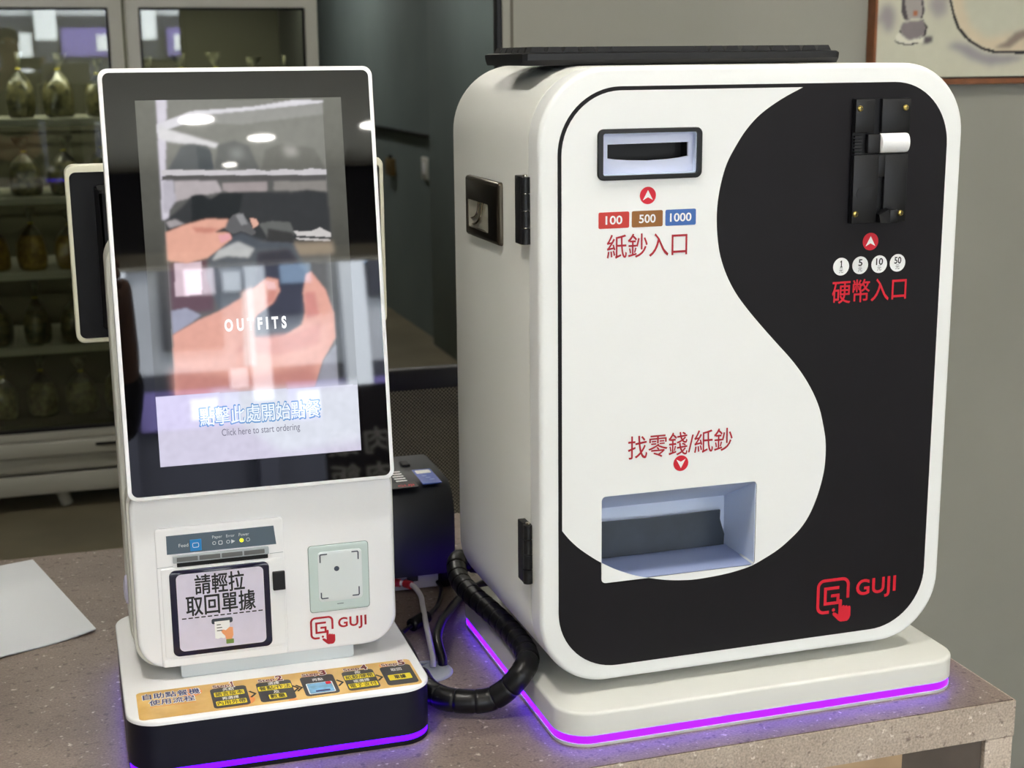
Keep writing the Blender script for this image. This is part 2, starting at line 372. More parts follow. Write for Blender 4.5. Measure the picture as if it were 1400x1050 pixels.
# shell: outline band from the seam to the back, closed behind
def shell():
    V = []; F = []; q = list(outer); n = len(q); prof = [(.0285, .003), (.030, .0008), (.0315, 0), (.284, 0), (.287, .001), (.288, .004)]
    for y, d in prof: V += [(x, y, z) for x, z in inset(q, d)]
    for k in range(len(prof)-1):
        for i in range(n): F.append((k*n+i, k*n+(i+1) % n, (k+1)*n+(i+1) % n, (k+1)*n+i))
    F.append(tuple((len(prof)-1)*n+i for i in range(n)))
    return V, F
V, F = shell(); part(mesh('cabinet', V, F, M_side))
door = part(fslab('door', outer, -.0275, .0005, M_white, bev=.005, segs=5, holes=(TRAY, SLOT)))
part(fslab('seam_gasket', inset(outer, .002), -.0290, -.0272, mat('pale_gasket', (236, 236, 226), .5), holes=(TRAY, SLOT)))
PAN = rrect(0, Z0, W, Z1, .061, 16)
gp = part(fslab('black_panel', PAN, .0003, .0010, M_black, holes=(TRAY, SLOT)))
sw = [(.2444, .6171), (.2222, .6065), (.2016, .5936), (.187, .5795), (.176, .5639), (.1672, .548), (.1618, .5304), (.1588, .513), (.1581, .4964), (.1594, .479), (.1627, .4616), (.1697, .443), (.1796, .4256), (.1925, .409), (.2077, .3919), (.2245, .374), (.2405, .3572), (.2545, .340), (.2659, .3222), (.2740, .305), (.2790, .2876), (.2822, .272), (.2830, .2571), (.2822, .242), (.2793, .227), (.2740, .210), (.2665, .1938), (.2570, .181), (.2450, .1705), (.2330, .162), (.2189, .1548), (.204, .1485), (.187, .1448), (.171, .1428), (.155, .1418), (.141, .1415), (.127, .1425), (.112, .1446), (.097, .148), (.0806, .1525), (.061, .1605), (.0432, .1705), (.031, .179), (.0199, .1880), (.011, .197), (.0036, .2065)]
tl = [(.0036+.0575*(1-math.cos(a)), Z1-.0036-.0575*(1-math.sin(a))) for a in [PI/2*i/14 for i in range(15)]]
sw = [tuple(v[:2]) for v in smoothpath([(x, z, 0) for x, z in sw], 4)]
part(fslab('white_wave_graphic', sw+tl, .0009, .0014, M_whitegr, holes=(TRAY, SLOT)))
# bill slot
fr = part(fslab('note_slot_frame', rrect(.0378, .5365, .1410, .5828, .006, 6), .0012, .0042, M_bplastic, bev=.001, holes=(rrect(.0428, .5408, .1362, .5788, .002, 3),)))
part(fslab('note_slot_bezel', rrect(.0428, .5408, .1362, .5788, .002, 3), -.0065, -.0045, mat('pale_lilac_plastic', (214, 220, 244), .3), holes=([(.050, .5685), (.1300, .5690), (.1300, .5562), (.121, .5548), (.110, .5538), (.090, .5530), (.070, .5538), (.058, .5548), (.050, .5560)],)))
part(fslab('note_slot_wall', rrect(.0428, .5408, .1362, .5788, .002, 3), -.0046, .0014, M_blueplate, holes=(rrect(.0438, .5418, .1352, .5778, .002, 3),)))
part(fslab('note_slot_throat', rrect(.0425, .540, .137, .5795, .002, 3), -.027, -.020, M_bdark))
part(box('note_slot_guide', .1298, .0066, .5565, .1312, .02, .5685, M_bplastic))
# coin return tray
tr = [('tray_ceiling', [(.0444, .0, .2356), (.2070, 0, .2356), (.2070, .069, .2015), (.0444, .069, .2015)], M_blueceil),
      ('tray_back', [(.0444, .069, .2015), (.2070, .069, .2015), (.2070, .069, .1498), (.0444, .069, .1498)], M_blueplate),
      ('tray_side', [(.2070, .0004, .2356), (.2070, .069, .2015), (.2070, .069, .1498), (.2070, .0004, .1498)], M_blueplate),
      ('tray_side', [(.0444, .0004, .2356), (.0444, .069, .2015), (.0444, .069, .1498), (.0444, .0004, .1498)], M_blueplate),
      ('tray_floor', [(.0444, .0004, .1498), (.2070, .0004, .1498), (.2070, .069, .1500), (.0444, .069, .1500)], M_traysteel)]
for nm, q, m in tr:
    qq = [Vector(v) for v in q]; nn = (qq[1]-qq[0]).cross(qq[2]-qq[0]).normalized()
    cen = Vector((.1257, .03, .19)); nn = nn if nn.dot(qq[0]-cen) > 0 else -nn
    V = [v for v in qq]+[v+nn*.001 for v in qq]; part(mesh(nm, V, [(0, 1, 2, 3), (7, 6, 5, 4), (0, 4, 5, 1), (1, 5, 6, 2), (2, 6, 7, 3), (3, 7, 4, 0)], m, smooth=False))
fl = [(.0445, .1905), (.08, .1896), (.12, .1888), (.16, .1890), (.1985, .1893), (.1982, .180), (.2005, .172), (.2035, .163), (.2030, .1515), (.0445, .1515)]
part(fslab('rubber_flap', fl, -.062, -.060, M_rubber))
part(box('tray_lip', .0460, -.0010, .1478, .2050, .003, .1492, M_steel))
# labels on the front
def fm(z): return FRONT
def ftext(nm, s, x0, z0, x1, z1, m, root=mc, pr=.0017, bold=0, **k):
    o = text(nm, s, x0, z0, x1, z1, pr, m, None, FRONT, bold, **k); return part(o, root)
def arrow(cx, cz, r, down, m, m2):
    a = fslab('d', circle(cx, cz, r, 40), .0013, .0016, m); s = -1 if down else 1
    b = fslab('e', [(cx, cz+s*r*.62), (cx+r*.62, cz-s*r*.52), (cx, cz-s*r*.20), (cx-r*.62, cz-s*r*.52)], .0016, .0018, m2)
    return part(joinobj('arrow_mark', [a, b]))
arrow(.0879, .5215, .0080, False, M_red, M_whitep); arrow(.1254, .2622, .0078, True, M_red, M_whitep); arrow(.3235, .4681, .0086, False, M_red, M_whitep)
for x0, x1, s, m in ((.0393, .0695, '100', M_pr), (.0721, .1030, '500', M_pb), (.1057, .1366, '1000', M_pbl)):
    l = part(fslab('note_value_label', rrect(x0, .4926, x1, .5076, .0015, 4), .0013, .0016, m))
    wd = .0052*len(s)+.001; c = (x0+x1)/2; ftext('value_lettering', s, c-wd/2, .4962, c+wd/2, .5042, M_whitep, bold=.02)
ftext('note_inlet_lettering', '紙鈔入口', .0476, .4645, .1281, .4868, M_dred, bold=.006)
ftext('change_lettering', '找零錢/紙鈔', .0702, .2705, .1797, .2935, M_dred, bold=.006)
for cx, cz, s in ((.2922, .4450, '1'), (.3132, .4453, '5'), (.3344, .4453, '10'), (.3549, .4456, '50')):
    part(fslab('coin_value_disc', circle(cx, cz, .0087, 36), .0013, .0016, M_whitegr))
    wd = .0036*len(s); hh = .0066
    if len(s) == 1: wd = .0022 if s == '1' else .0038
    ftext('value_lettering', s, cx-wd/2-.0002, cz-.0008, cx+wd/2+.0004, cz+hh-.0006, M_ink, bold=.02)
    ftext('unit_lettering', '元', cx-.0022, cz-.0062, cx+.0022, cz-.0016, M_ink, bold=.0)
ftext('coin_inlet_lettering', '硬幣入口', .2832, .4088, .3660, .4313, M_red, bold=.012)
def logo(cx0, cz1, s, m, root, pr=.0016, mtx=FRONT):
    """square outline with a block G, a pointing hand and the word beside it; s = side of the square"""
    t = .095*s; h = s; O = []
    x0, x1, y1, y0 = cx0, cx0+h, cz1, cz1-h; r = .2*h
    def arc(cx, cy, a0, a1): return [(cx+r*math.cos(math.radians(a0+(a1-a0)*i/6)), cy+r*math.sin(math.radians(a0+(a1-a0)*i/6))) for i in range(7)]
    P = [(x1, y0+.38*h)]+arc(x1-r, y1-r, 0, 90)+arc(x0+r, y1-r, 90, 180)+arc(x0+r, y0+r, 180, 270)+[(x0+.38*h, y0)]
    O.append(stroke('a', P, t, pr, pr+.0001, m, None, mtx))
    gx, gy = x0+.24*h, y0+.24*h; g = .5*h
    O.append(stroke('b', [(gx+g*.92, gy+g), (gx, gy+g), (gx, gy+.06*g), (gx+g*.86, gy+.06*g), (gx+g*.86, gy+.52*g), (gx+g*.38, gy+.52*g)], t, pr, pr+.0001, m, None, mtx))
    O.append(slab('c', circle(x0+.53*h, y0+.05*h, .055*h, 14), pr, pr+.0001, m, None, mtx))
    hx, hy = x0+.76*h, y0+.33*h
    hand = [(-.06, 0), (-.03, .03), (.02, .03), (.05, 0), (.05, -.22), (.08, -.17), (.13, -.17), (.15, -.22), (.18, -.19), (.23, -.19), (.25, -.24), (.28, -.21), (.33, -.22), (.35, -.27), (.35, -.52), (.31, -.62), (.24, -.68), (.02, -.68), (-.06, -.63), (-.24, -.45), (-.26, -.39), (-.22, -.36), (-.15, -.38), (-.07, -.44), (-.06, -.44)]
    O.append(slab('e', [(hx+a*h, hy+b*h) for a, b in hand], pr, pr+.0001, m, None, mtx))
    O.append(text('f', 'GUJI', x0+1.27*h, y0+.25*h, x0+2.62*h, y0+.90*h, pr+.0001, m, None, mtx, bold=.022, space=1.08))
    return O
part(joinobj('logo', logo(.2805, .1225, .0345, M_red, mc)))
# coin acceptor
ca = part(fslab('coin_acceptor', rrect(.2975, .4868, .3582, .6055, .001, 3), .001, .0035, M_bdark))
def cap(nm, o): o.parent = ca; return o
inv_ca = Matrix.Identity(4)
cap('', box('face_plate', .2982, -.0075, .5735, .3186, -.0035, .6050, M_bplastic, bev=.0006))
cap('', box('face_plate', .3268, -.0075, .5735, .3578, -.0035, .6050, M_bplastic, bev=.0006))
cap('', box('face_plate', .2982, -.0075, .4872, .3252, -.0035, .5525, M_bplastic, bev=.0006))
cap('', box('face_plate', .3322, -.0075, .4872, .3574, -.0035, .5525, M_bplastic, bev=.0006))
cap('', box('face_plate', .3250, -.0075, .5312, .3324, -.0035, .5525, M_bplastic, bev=.0006))
for k in range(6): cap('', box('grip_rib', .2985, -.0070, .5535+k*.0031, .3065, -.0035, .5552+k*.0031, M_bplastic))
cap('', box('slider_block', .3120, -.0085, .5540, .3256, -.0035, .5720, M_bplastic, bev=.0008))
lv = []
for i in range(13):
    a = PI*i/12; lv.append((-.0095*math.cos(a)*1.0, .0065+.0075*math.sin(a)))
Vl = []; Fl = []
prof = [(.3256, .80), (.3262, .97), (.328, 1), (.3535, 1), (.3556, .96), (.3566, .80), (.3568, .6)]
for x, sc in prof:
    for a, b in lv: Vl.append((x, -.0035-(b-.0035)*sc*.9, .5632+a*sc))
nn = len(lv)
for k in range(len(prof)-1):
    for i in range(nn): Fl.append((k*nn+i, k*nn+(i+1) % nn, (k+1)*nn+(i+1) % nn, (k+1)*nn+i))
Fl.append(tuple(range(nn))); Fl.append(tuple((len(prof)-1)*nn+i for i in range(nn)))
lever = cap('', mesh('return_lever', Vl, Fl, M_rim)); tag(lever, 'white return lever')
cap('', mesh('coin_cup', [(.3270, -.0035, .4872), (.3345, -.0035, .4872), (.3345, -.017, .4872), (.3270, -.012, .4872), (.3270, -.0035, .4950), (.3345, -.0035, .5020), (.3345, -.015, .5005), (.3270, -.010, .4950)], [(0, 1, 2, 3), (4, 5, 6, 7), (0, 1, 5, 4), (1, 2, 6, 5), (2, 3, 7, 6), (3, 0, 4, 7)], M_bplastic, smooth=False))
cap('', box('coin_cup', .3345, -.0165, .4872, .3432, -.0072, .5000, M_bplastic, bev=.001))
cap('', fslab('embossed_arrow', [(.3018, .5150), (.3042, .5210), (.3190, .5215), (.3190, .5105), (.3042, .5098)], .0074, .0079, M_bplastic))
for x, z in ((.3024, .5964), (.3520, .5964), (.3018, .4962), (.3515, .4955)):
    o = lathe('screw', [(.0001, .0022), (.0016, .0020), (.0027, .0012), (.0030, 0)], M_brass, None, sides=16, mtx=Matrix.Translation((x, -.0075, z)) @ Matrix.Rotation(PI/2, 4, 'X'))
    c2 = fslab('x', rrect(x-.0019, z-.0003, x+.0019, z+.0003, .0001, 1), .0095, .0099, M_ink); c3 = fslab('y', rrect(x-.0003, z-.0019, x+.0003, z+.0019, .0001, 1), .0095, .00985, M_ink)
    cap('', joinobj('screw', [o, c2, c3]))
# side fittings: hinges and flush pull handle (on x = -.018)
SIDE = Matrix(((0, 0, -1, 0), (-1, 0, 0, 0), (0, 1, 0, 0), (0, 0, 0, 1)))   # local x -> -y, y -> z, z -> -x
def hinge(z0, z1):
    hg = part(box('hinge', -.0255, .031, z0, -.0178, .047, z1, M_bplastic, bev=.0008)); n = 4; g = .0012; h = (z1-z0)/n
    for k in range(n):
        tube('knuckle', [(-.0215, .0275, z0+k*h+g/2), (-.0215, .0275, z0+(k+1)*h-g/2)], .0048, M_bplastic, hg, sides=14)
    tube('pin', [(-.0215, .0275, z0), (-.0215, .0275, z1+.0015)], .0022, M_steel, hg, sides=10)
    return hg
hinge(.4775, .5405); hinge(.1470, .2075)
hm = Matrix.Translation((-.018, 0, 0)) @ SIDE
ho = rrect(-.2245, .4665, -.1075, .5285, .004, 4); hi = rrect(-.2125, .4760, -.1405, .5045, .002, 3)
hp = part(slab('pull_handle', ho, -.0002, .0055, M_bronze, None, hm, bev=.0042, segs=3, holes=(hi,)))
# curved steel cup inside the opening
Vc = []; Fc = []; ns = 10
for i in range(ns+1):
    t = i/ns; yy = .2125-.072*t; dx = .0048-.0040*math.sin(PI*min(1, t*1.15))**.7
    Vc += [(-.018-dx, yy, .476), (-.018-dx, yy, .5045)]
for i in range(ns): Fc.append((2*i, 2*i+2, 2*i+3, 2*i+1))
cup = mesh('cup', Vc, Fc, mat('bright_cup_steel', (216, 212, 198), .32, metal=.55), hp)
cup.data.transform(Matrix.Identity(4))
#part(box('lock_plate', -.0190, .186, .4765, -.0179, .2120, .5040, M_bronze))
for rr, xx in ((.030, -.0202), (.0225, -.0208)):
    tube('cup_ring', [(xx, .2115-rr*math.cos(math.radians(a))*1.35+.0, .5042-rr*math.sin(math.radians(a))*.86) for a in range(30, 92, 6)][::-1]+[(xx, .2115-rr*1.35, .5042)], .0012, M_steel, hp, sides=8)
# plinth, LED band, foot
PX0, PX1, PY0, PY1, ZP = -.0105, .4305, -.042, .325, .0356
pl = rrect(PX0, PY0, PX1, PY1, .034, 12)
part(slab('plinth', pl, .0118, ZP, M_plinth, bev=.0035, segs=4))
part(slab('light_strip', inset(pl, .0012), .0035, .0118, M_led))
part(slab('plinth_foot', inset(pl, .0004), 0, .0035, M_plinth, bev0=.0006, segs=2))
for x in (.07, .33):
    for y in (.06, .24): part(lathe('standoff', [(.02, ZP-.0005), (.02, OZ0+.004)], M_side, None, (x, y, 0), 20))

# ---------------------------------------------------------------- kiosk
KA = -.0128
kt = Matrix.Translation((-.4061, .0236, 0)) @ Matrix.Rotation(KA, 4, 'Z')
ki = empty('ordering_kiosk', (-.4061, .0236, 0), KA, label='white self-ordering kiosk with tall portrait touchscreen, receipt printer and dark base', cat='kiosk')
KB = .2858
base = rrect(0, 0, KB, .285, .030, 12)
slab('base_shell', base, .0106, .0545, M_navy, ki)
slab('base_lid', inset(base, -.0006), .0545, .0585, M_rim, ki, bev=.0018, segs=3)
slab('light_strip', inset(base, .0008), .0045, .0106, M_led2, ki)
slab('base_foot', inset(base, .0002), 0, .0045, M_bdark, ki)
# body
BODY = rrect(.0168, .0708, .2698, .262, .031, 12); BODY = [(x, z if z < .2 else z) for x, z in BODY]
PRW = rrect(.0385, .073, .1600, .2135, .003, 4)
KF = Matrix.Translation((0, .09, 0)) @ FRONT
slab('body_front', BODY, -.012, 0, M_rim, ki, KF, bev=.004, segs=4)
slab('body_shell', rrect(.012, .0700, .2740, .487, .028, 10), -.112, -.045, mat('grey_white_shell', (214, 214, 206), .4), ki, KF, bev=.003)
slab('body_core', rrect(.0145, .0690, .2720, .262, .028, 10), -.046, -.011, mat('grey_white_core', (214, 214, 206), .4), ki, KF)
slab('neck_foot', rrect(.0555, .0585, .2262, .076, .003, 3), -.10, -.002, mat('pale_grey_foot', (214, 222, 226), .35), ki, KF, bev=.001)
# printer module
pm = slab('receipt_printer', PRW, -.001, .0030, M_rim, ki, KF, bev=.0012, segs=3)
slab('control_panel', [(.0488, .1876), (.1527, .1874), (.1508, .2062), (.0490, .2060)], .0029, .0035, mat('slate_blue_panel', (84, 100, 114), .35), pm, KF)
slab('feed_button', rrect(.0706, .1888, .0816, .2003, .0006, 3), .0034, .0040, mat('blue_button', (30, 132, 204), .3), pm, KF, bev=.0003, segs=1)
def kt_text(nm, s, x0, z0, x1, z1, m, par, pr, bold=0, **k): return text(nm, s, x0, z0, x1, z1, pr, m, par, KF, bold, **k)
stroke('feed_symbol', rrect(.0733, .1925, .0789, .1968, .001, 3), .0005, .0040, .00405, M_whitep, pm, KF, closed=True)
M_plab = mat('pale_panel_print', (220, 226, 230), .5)
kt_text('feed_lettering', 'Feed', .0602, .1938, .0692, .1972, M_plab, pm, .0036)
kt_text('paper_lettering', 'Paper', .0920, .1984, .1014, .2022, M_plab, pm, .0036)
kt_text('error_lettering', 'Error', .1052, .1992, .1132, .2020, M_plab, pm, .0036)
kt_text('power_lettering', 'Power', .1172, .1990, .1270, .2022, M_plab, pm, .0036)
for cx in (.0936, .1068): stroke('indicator_ring', circle(cx, .1946, .0015, 14), .0005, .0035, .0036, M_plab, pm, KF, closed=True)
slab('power_light', circle(.1196, .1948, .0019, 20), .0035, .0040, mat('yellow_indicator', (200, 200, 20), .3, emit=(240, 240, 40), es=.9), pm, KF)
stroke('power_symbol', circle(.1258, .1948, .0017, 14), .0004, .0035, .0036, M_plab, pm, KF, closed=True)
slab('paper_symbol', rrect(.0975, .1925, .1015, .1966, .001, 3), .0034, .0036, M_plab, pm, KF, holes=(rrect(.0981, .1931, .1009, .1960, .0006, 2),))
slab('error_symbol', [(.1098, .1925), (.1098, .1966), (.1135, .1946)], .0034, .0036, M_plab, pm, KF)
# paper exit: dark recess, cutter bar with teeth
slab('paper_exit', rrect(.0575, .1740, .1442, .1800, .0006, 2), .0029, .0033, M_bdark, pm, KF)
cb = slab('cutter_bar', rrect(.0540, .1788, .1450, .1860, .0008, 2), .0028, .0062, M_greym, pm, KF, bev=.0006, segs=2)
for k in range(4): slab('cutter_window', rrect(.0575+.0212*k, .1802, .0772+.0212*k, .1846, .0004, 2), .0061, .0065, mat('smoked_plastic', (104, 106, 106), .3), pm, KF)
slab('paper_door', rrect(.0420, .0835, .1580, .1735, .0015, 3), .0029, .0040, M_rim, pm, KF, bev=.0006, segs=2)
slab('door_split_line', [(.0390, .1745), (.0540, .1752), (.0540, .1757), (.0390, .1750)], .0029, .0031, M_greym, pm, KF)
slab('door_split_line', [(.1460, .1780), (.1590, .1782), (.1590, .1787), (.1460, .1785)], .0029, .0031, M_greym, pm, KF)
lt = slab('door_latch', rrect(.1475, .1410, .1595, .1598, .0008, 3), .0040, .0070, M_bplastic, pm, KF, bev=.0008)
slab('bottom_strip', rrect(.0400, .0740, .1590, .0815, .001, 2), .0029, .0036, M_rim, pm, KF, bev=.0004, segs=1)
# notice sticker
ns_ = slab('notice_sticker', rrect(.0494, .0838, .1446, .1712, .006, 8), .0040, .0046, mat('navy_glossy_print', (24, 22, 48), .12), ki, KF, bev=.0004, segs=2)
slab('notice_field', rrect(.0556, .0886, .1388, .1668, .005, 8), .0045, .0048, mat('lilac_glossy_print', (222, 216, 236), .12, var=.03, vscale=60), ns_, KF)
kt_text('notice_lettering', '請輕拉', .0731, .1450, .1201, .1648, M_ink, ns_, .00485, bold=.02)
kt_text('notice_lettering', '取回單據', .0638, .1240, .1298, .1442, M_ink, ns_, .00485, bold=.02)
dl = [slab('d', rrect(.0590+.0061*k, .1212, .0590+.0061*k+.0043, .1224, .0002, 1), .0047, .0049, M_ink, None, KF) for k in range(13)]
d_ = joinobj('dashed_line', dl, ns_)
ic = [slab('a', rrect(.0868, .1130, .1070, .1185, .0018, 4), .0047, .0049, mat('icon_slate', (52, 60, 72), .4), None, KF),
      slab('b', [(.0895, .1155), (.1040, .1155), (.1040, .0985), (.1020, .0975), (.1000, .0985), (.0975, .0975), (.0950, .0985), (.0920, .0975), (.0895, .0985)], .0049, .0050, M_whitep, None, KF),
      slab('c', [(.0955, .1050), (.0975, .1065), (.1000, .1055), (.1035, .1085), (.1068, .1080), (.1070, .1000), (.1055, .0960), (.1000, .0960), (.0990, .1000), (.0968, .1025)], .0050, .0051, mat('icon_skin', (246, 170, 120), .4), None, KF),
      slab('d', rrect(.0998, .0915, .1072, .0962, .0006, 2), .0050, .0051, mat('icon_green', (110, 140, 66), .4), None, KF)]
for k in range(3): ic.append(slab('l', rrect(.0915, .1115-.0030*k, .0955+.001*k, .1123-.0030*k, .0001, 1), .0050, .00505, M_ink, None, KF))
joinobj('hand_and_receipt_icon', ic, ns_)
# scanner
sc = slab('scanner_window', rrect(.1839, .1113, .2431, .1799, .003, 5), -.0005, .0012, mat('pale_green_plastic', (206, 222, 220), .2), ki, KF, bev=.0006, segs=2, holes=())
slab('scanner_pad', rrect(.1925, .1215, .2366, .1735, .004, 6), .0011, .0016, mat('frosted_pad', (228, 236, 238), .25), sc, KF, bev=.0003, segs=2)
stroke('window_gap', rrect(.1837, .1111, .2433, .1801, .003, 5), .0006, .0001, .0004, mat('grey_gap', (120, 140, 134), .5), sc, KF, closed=True)
M_sl = mat('slate_print', (66, 76, 92), .5)
for pts in ([(.1950, .1625), (.1950, .1700), (.1956, .1708), (.2022, .1708)], [(.2265, .1708), (.2322, .1708), (.2330, .1700), (.2330, .1625)], [(.1950, .1315), (.1950, .1262), (.1958, .1252), (.2020, .1252)], [(.2262, .1252), (.2322, .1252), (.2330, .1262), (.2330, .1340)]):
    stroke('scan_corner_mark', pts, .0012, .0015, .0018, M_sl, sc, KF)
slab('scan_dot', circle(.2112, .1550, .0026, 24), .0015, .0018, M_sl, sc, KF)
slab('scanner_notch', rrect(.2105, .1178, .2170, .1184, .0002, 1), .0011, .0014, M_sl, sc, KF)
joinobj('logo', logo(.1838, .1050, .0213, M_dred, ki, .0003, KF), ki)
b_ = lathe('side_knob', [(.0001, .0045), (.005, .004), (.008, .0025), (.0088, 0)], mat('lilac_clear_plastic', (200, 198, 222), .2), ki, sides=18, mtx=Matrix.Translation((.0125, .15, .135)) @ Matrix.Rotation(-PI/2, 4, 'Y') @ Matrix.Diagonal((1.8, 1, 1, 1)))
# touchscreen head, tilted back
TL = .1354; SW = .1905
HM = Matrix.Translation((KB/2, .0811, .2758)) @ Matrix.Rotation(-TL, 4, 'X') @ FRONT
ou = rrect(-.1268, -.0308, .1268, .3680, .009, 8)
fr_ = slab('screen_housing', ou, -.024, .0004, M_rim, ki, HM, bev=.0012, segs=3, bev0=.006)
gl = slab('screen_glass', rrect(-.1228, -.0268, .1228, .3640, .0062, 8), .0002, .0007, M_bezel, ki, HM)
L = []
def addp(col, bl, pts): L.append((col, bl, pts))
addp((128, 128, 122), 0, [(-0.0763, 0.3394), (0.0771, 0.3361), (0.0762, 0.0629), (-0.0770, 0.0658)])
addp((96, 96, 94), 0.003, [(-0.0757, 0.2714), (0.0771, 0.2666), (0.0762, 0.0629), (-0.0770, 0.0658)])
addp((215, 210, 222), 0.001, [(-0.0763, 0.3394), (-0.0665, 0.3393), (-0.0725, 0.2699), (-0.0713, 0.2296), (-0.0779, 0.2298)])
addp((222, 220, 226), 0.0008, [(-0.0772, 0.3168), (-0.0447, 0.3282), (0.0113, 0.3312), (0.0493, 0.3366), (0.0778, 0.3361), (0.0776, 0.3334), (0.0144, 0.3264), (-0.0399, 0.3207), (-0.0771, 0.3088)])
addp((150, 150, 146), 0.001, [(-0.0530, 0.3230), (0.0776, 0.3334), (0.0770, 0.3231), (0.0001, 0.3152), (-0.0454, 0.3175)])
addp((222, 220, 222), 0.0012, [(-0.0760, 0.3155), (-0.0644, 0.3112), (-0.0213, 0.2974), (-0.0249, 0.2941), (-0.0665, 0.3006), (-0.0761, 0.3035)])
addp((92, 96, 98), 0.0012, [(-0.0702, 0.2746), (-0.0568, 0.2963), (-0.0467, 0.2987), (-0.0315, 0.2957), (-0.0283, 0.2740)])
addp((100, 102, 100), 0.0012, [(-0.0283, 0.2740), (-0.0227, 0.2968), (-0.0076, 0.3005), (0.0056, 0.2954), (0.0144, 0.2727)])
addp((110, 110, 104), 0.0012, [(0.0158, 0.2726), (0.0203, 0.2909), (0.0365, 0.2966), (0.0674, 0.2910), (0.0773, 0.2708)])
addp((178, 176, 170), 0.003, [(0.0370, 0.2939), (0.0481, 0.2936), (0.0517, 0.2853), (0.0406, 0.2842)])
addp((140, 142, 140), 0.003, [(-0.0136, 0.2918), (-0.0014, 0.2928), (0.0008, 0.2840), (-0.0100, 0.2843)])
addp((74, 80, 84), 0.001, [(-0.0429, 0.2960), (-0.0298, 0.2916), (-0.0283, 0.2740), (-0.0416, 0.2744)])
addp((208, 204, 208), 0.0005, [(-0.0754, 0.2754), (-0.0027, 0.2725), (0.0076, 0.2736), (0.0211, 0.2711), (0.0371, 0.2727), (0.0522, 0.2708), (0.0627, 0.2726), (0.0773, 0.2708), (0.0770, 0.2659), (-0.0758, 0.2701)])
addp((92, 90, 90), 0.0006, [(-0.0758, 0.2694), (0.0770, 0.2652), (0.0767, 0.2604), (-0.0761, 0.2654)])
addp((184, 176, 178), 0.001, [(-0.0649, 0.2650), (-0.0262, 0.2637), (-0.0215, 0.2534), (-0.0500, 0.2490), (-0.0662, 0.2455)])
addp((166, 156, 156), 0.001, [(-0.0210, 0.2615), (0.0205, 0.2615), (0.0199, 0.2520), (-0.0109, 0.2503), (-0.0214, 0.2548)])
addp((142, 138, 134), 0.001, [(0.0267, 0.2613), (0.0767, 0.2604), (0.0768, 0.2500), (0.0262, 0.2531)])
addp((58, 60, 62), 0.0012, [(-0.0760, 0.2284), (-0.0585, 0.2412), (-0.0499, 0.2504), (-0.0411, 0.2514), (-0.0314, 0.2470), (-0.0209, 0.2520), (0.0029, 0.2526), (0.0440, 0.2505), (0.0581, 0.2527), (0.0775, 0.2493), (0.0780, 0.1992), (-0.0071, 0.2031), (-0.0736, 0.2148)])
addp((40, 44, 46), 0.001, [(-0.0499, 0.2504), (-0.0405, 0.2514), (-0.0341, 0.2457), (-0.0243, 0.2515), (-0.0027, 0.2514), (-0.0090, 0.2271), (-0.0516, 0.2254)])
addp((190, 186, 196), 0.001, [(-0.0754, 0.2653), (-0.0649, 0.2650), (-0.0648, 0.2462), (-0.0735, 0.2350), (-0.0767, 0.2365)])
addp((210, 206, 204), 0.0005, [(0.0417, 0.2140), (0.0591, 0.2133), (0.0677, 0.2164), (0.0780, 0.2111), (0.0777, 0.2069), (0.0457, 0.2097)])
addp((206, 202, 200), 0.0005, [(0.0441, 0.2077), (0.0776, 0.2048), (0.0775, 0.2027), (0.0468, 0.2055)])
addp((168, 162, 164), 0.001, [(-0.0754, 0.2277), (-0.0660, 0.2294), (-0.0583, 0.2250), (-0.0718, 0.2215)])
addp((150, 136, 118), 0.002, [(-0.0755, 0.2061), (0.0796, 0.2026), (0.0803, 0.1914), (-0.0760, 0.1892)])
addp((96, 66, 76), 0.002, [(-0.0746, 0.1892), (-0.0316, 0.1926), (-0.0368, 0.1429), (-0.0759, 0.1403)])
addp((214, 190, 200), 0.0008, [(-0.0700, 0.1890), (-0.0452, 0.1898), (-0.0466, 0.1592), (-0.0708, 0.1578)])  # reflected pink window across the street, painted into the video picture
addp((84, 90, 98), 0.0015, [(-0.0342, 0.2043), (-0.0272, 0.2074), (-0.0064, 0.2147), (0.0136, 0.2056), (0.0382, 0.2128), (0.0442, 0.1973), (0.0534, 0.1760), (0.0512, 0.1413), (0.0352, 0.1073), (0.0075, 0.1091), (-0.0314, 0.1425), (-0.0416, 0.1739), (-0.0386, 0.1977)])
addp((44, 46, 62), 0.002, [(0.0074, 0.1955), (0.0373, 0.1976), (0.0519, 0.1747), (0.0448, 0.1277), (0.0155, 0.1051), (-0.0008, 0.1408)])
addp((100, 100, 102), 0.0006, [(-0.0208, 0.2235), (-0.0135, 0.2313), (-0.0065, 0.2338), (-0.0002, 0.2267), (0.0072, 0.2141), (0.0037, 0.2115), (-0.0063, 0.2160), (-0.0146, 0.2136), (-0.0224, 0.2194)])
addp((150, 150, 152), 0.0008, [(-0.0108, 0.2312), (-0.0039, 0.2323), (-0.0004, 0.2226), (-0.0059, 0.2215)])
addp((104, 106, 104), 0.0008, [(0.0105, 0.2222), (0.0230, 0.2244), (0.0402, 0.2224), (0.0436, 0.2098), (0.0333, 0.2116), (0.0179, 0.2081)])
addp((62, 62, 62), 0.001, [(0.0185, 0.2177), (0.0417, 0.2126), (0.0425, 0.2029), (0.0163, 0.2054)])
addp((188, 190, 190), 0.0012, [(-0.0291, 0.1993), (-0.0103, 0.2066), (0.0049, 0.1991), (-0.0011, 0.1911), (-0.0213, 0.1934), (-0.0351, 0.1900)])
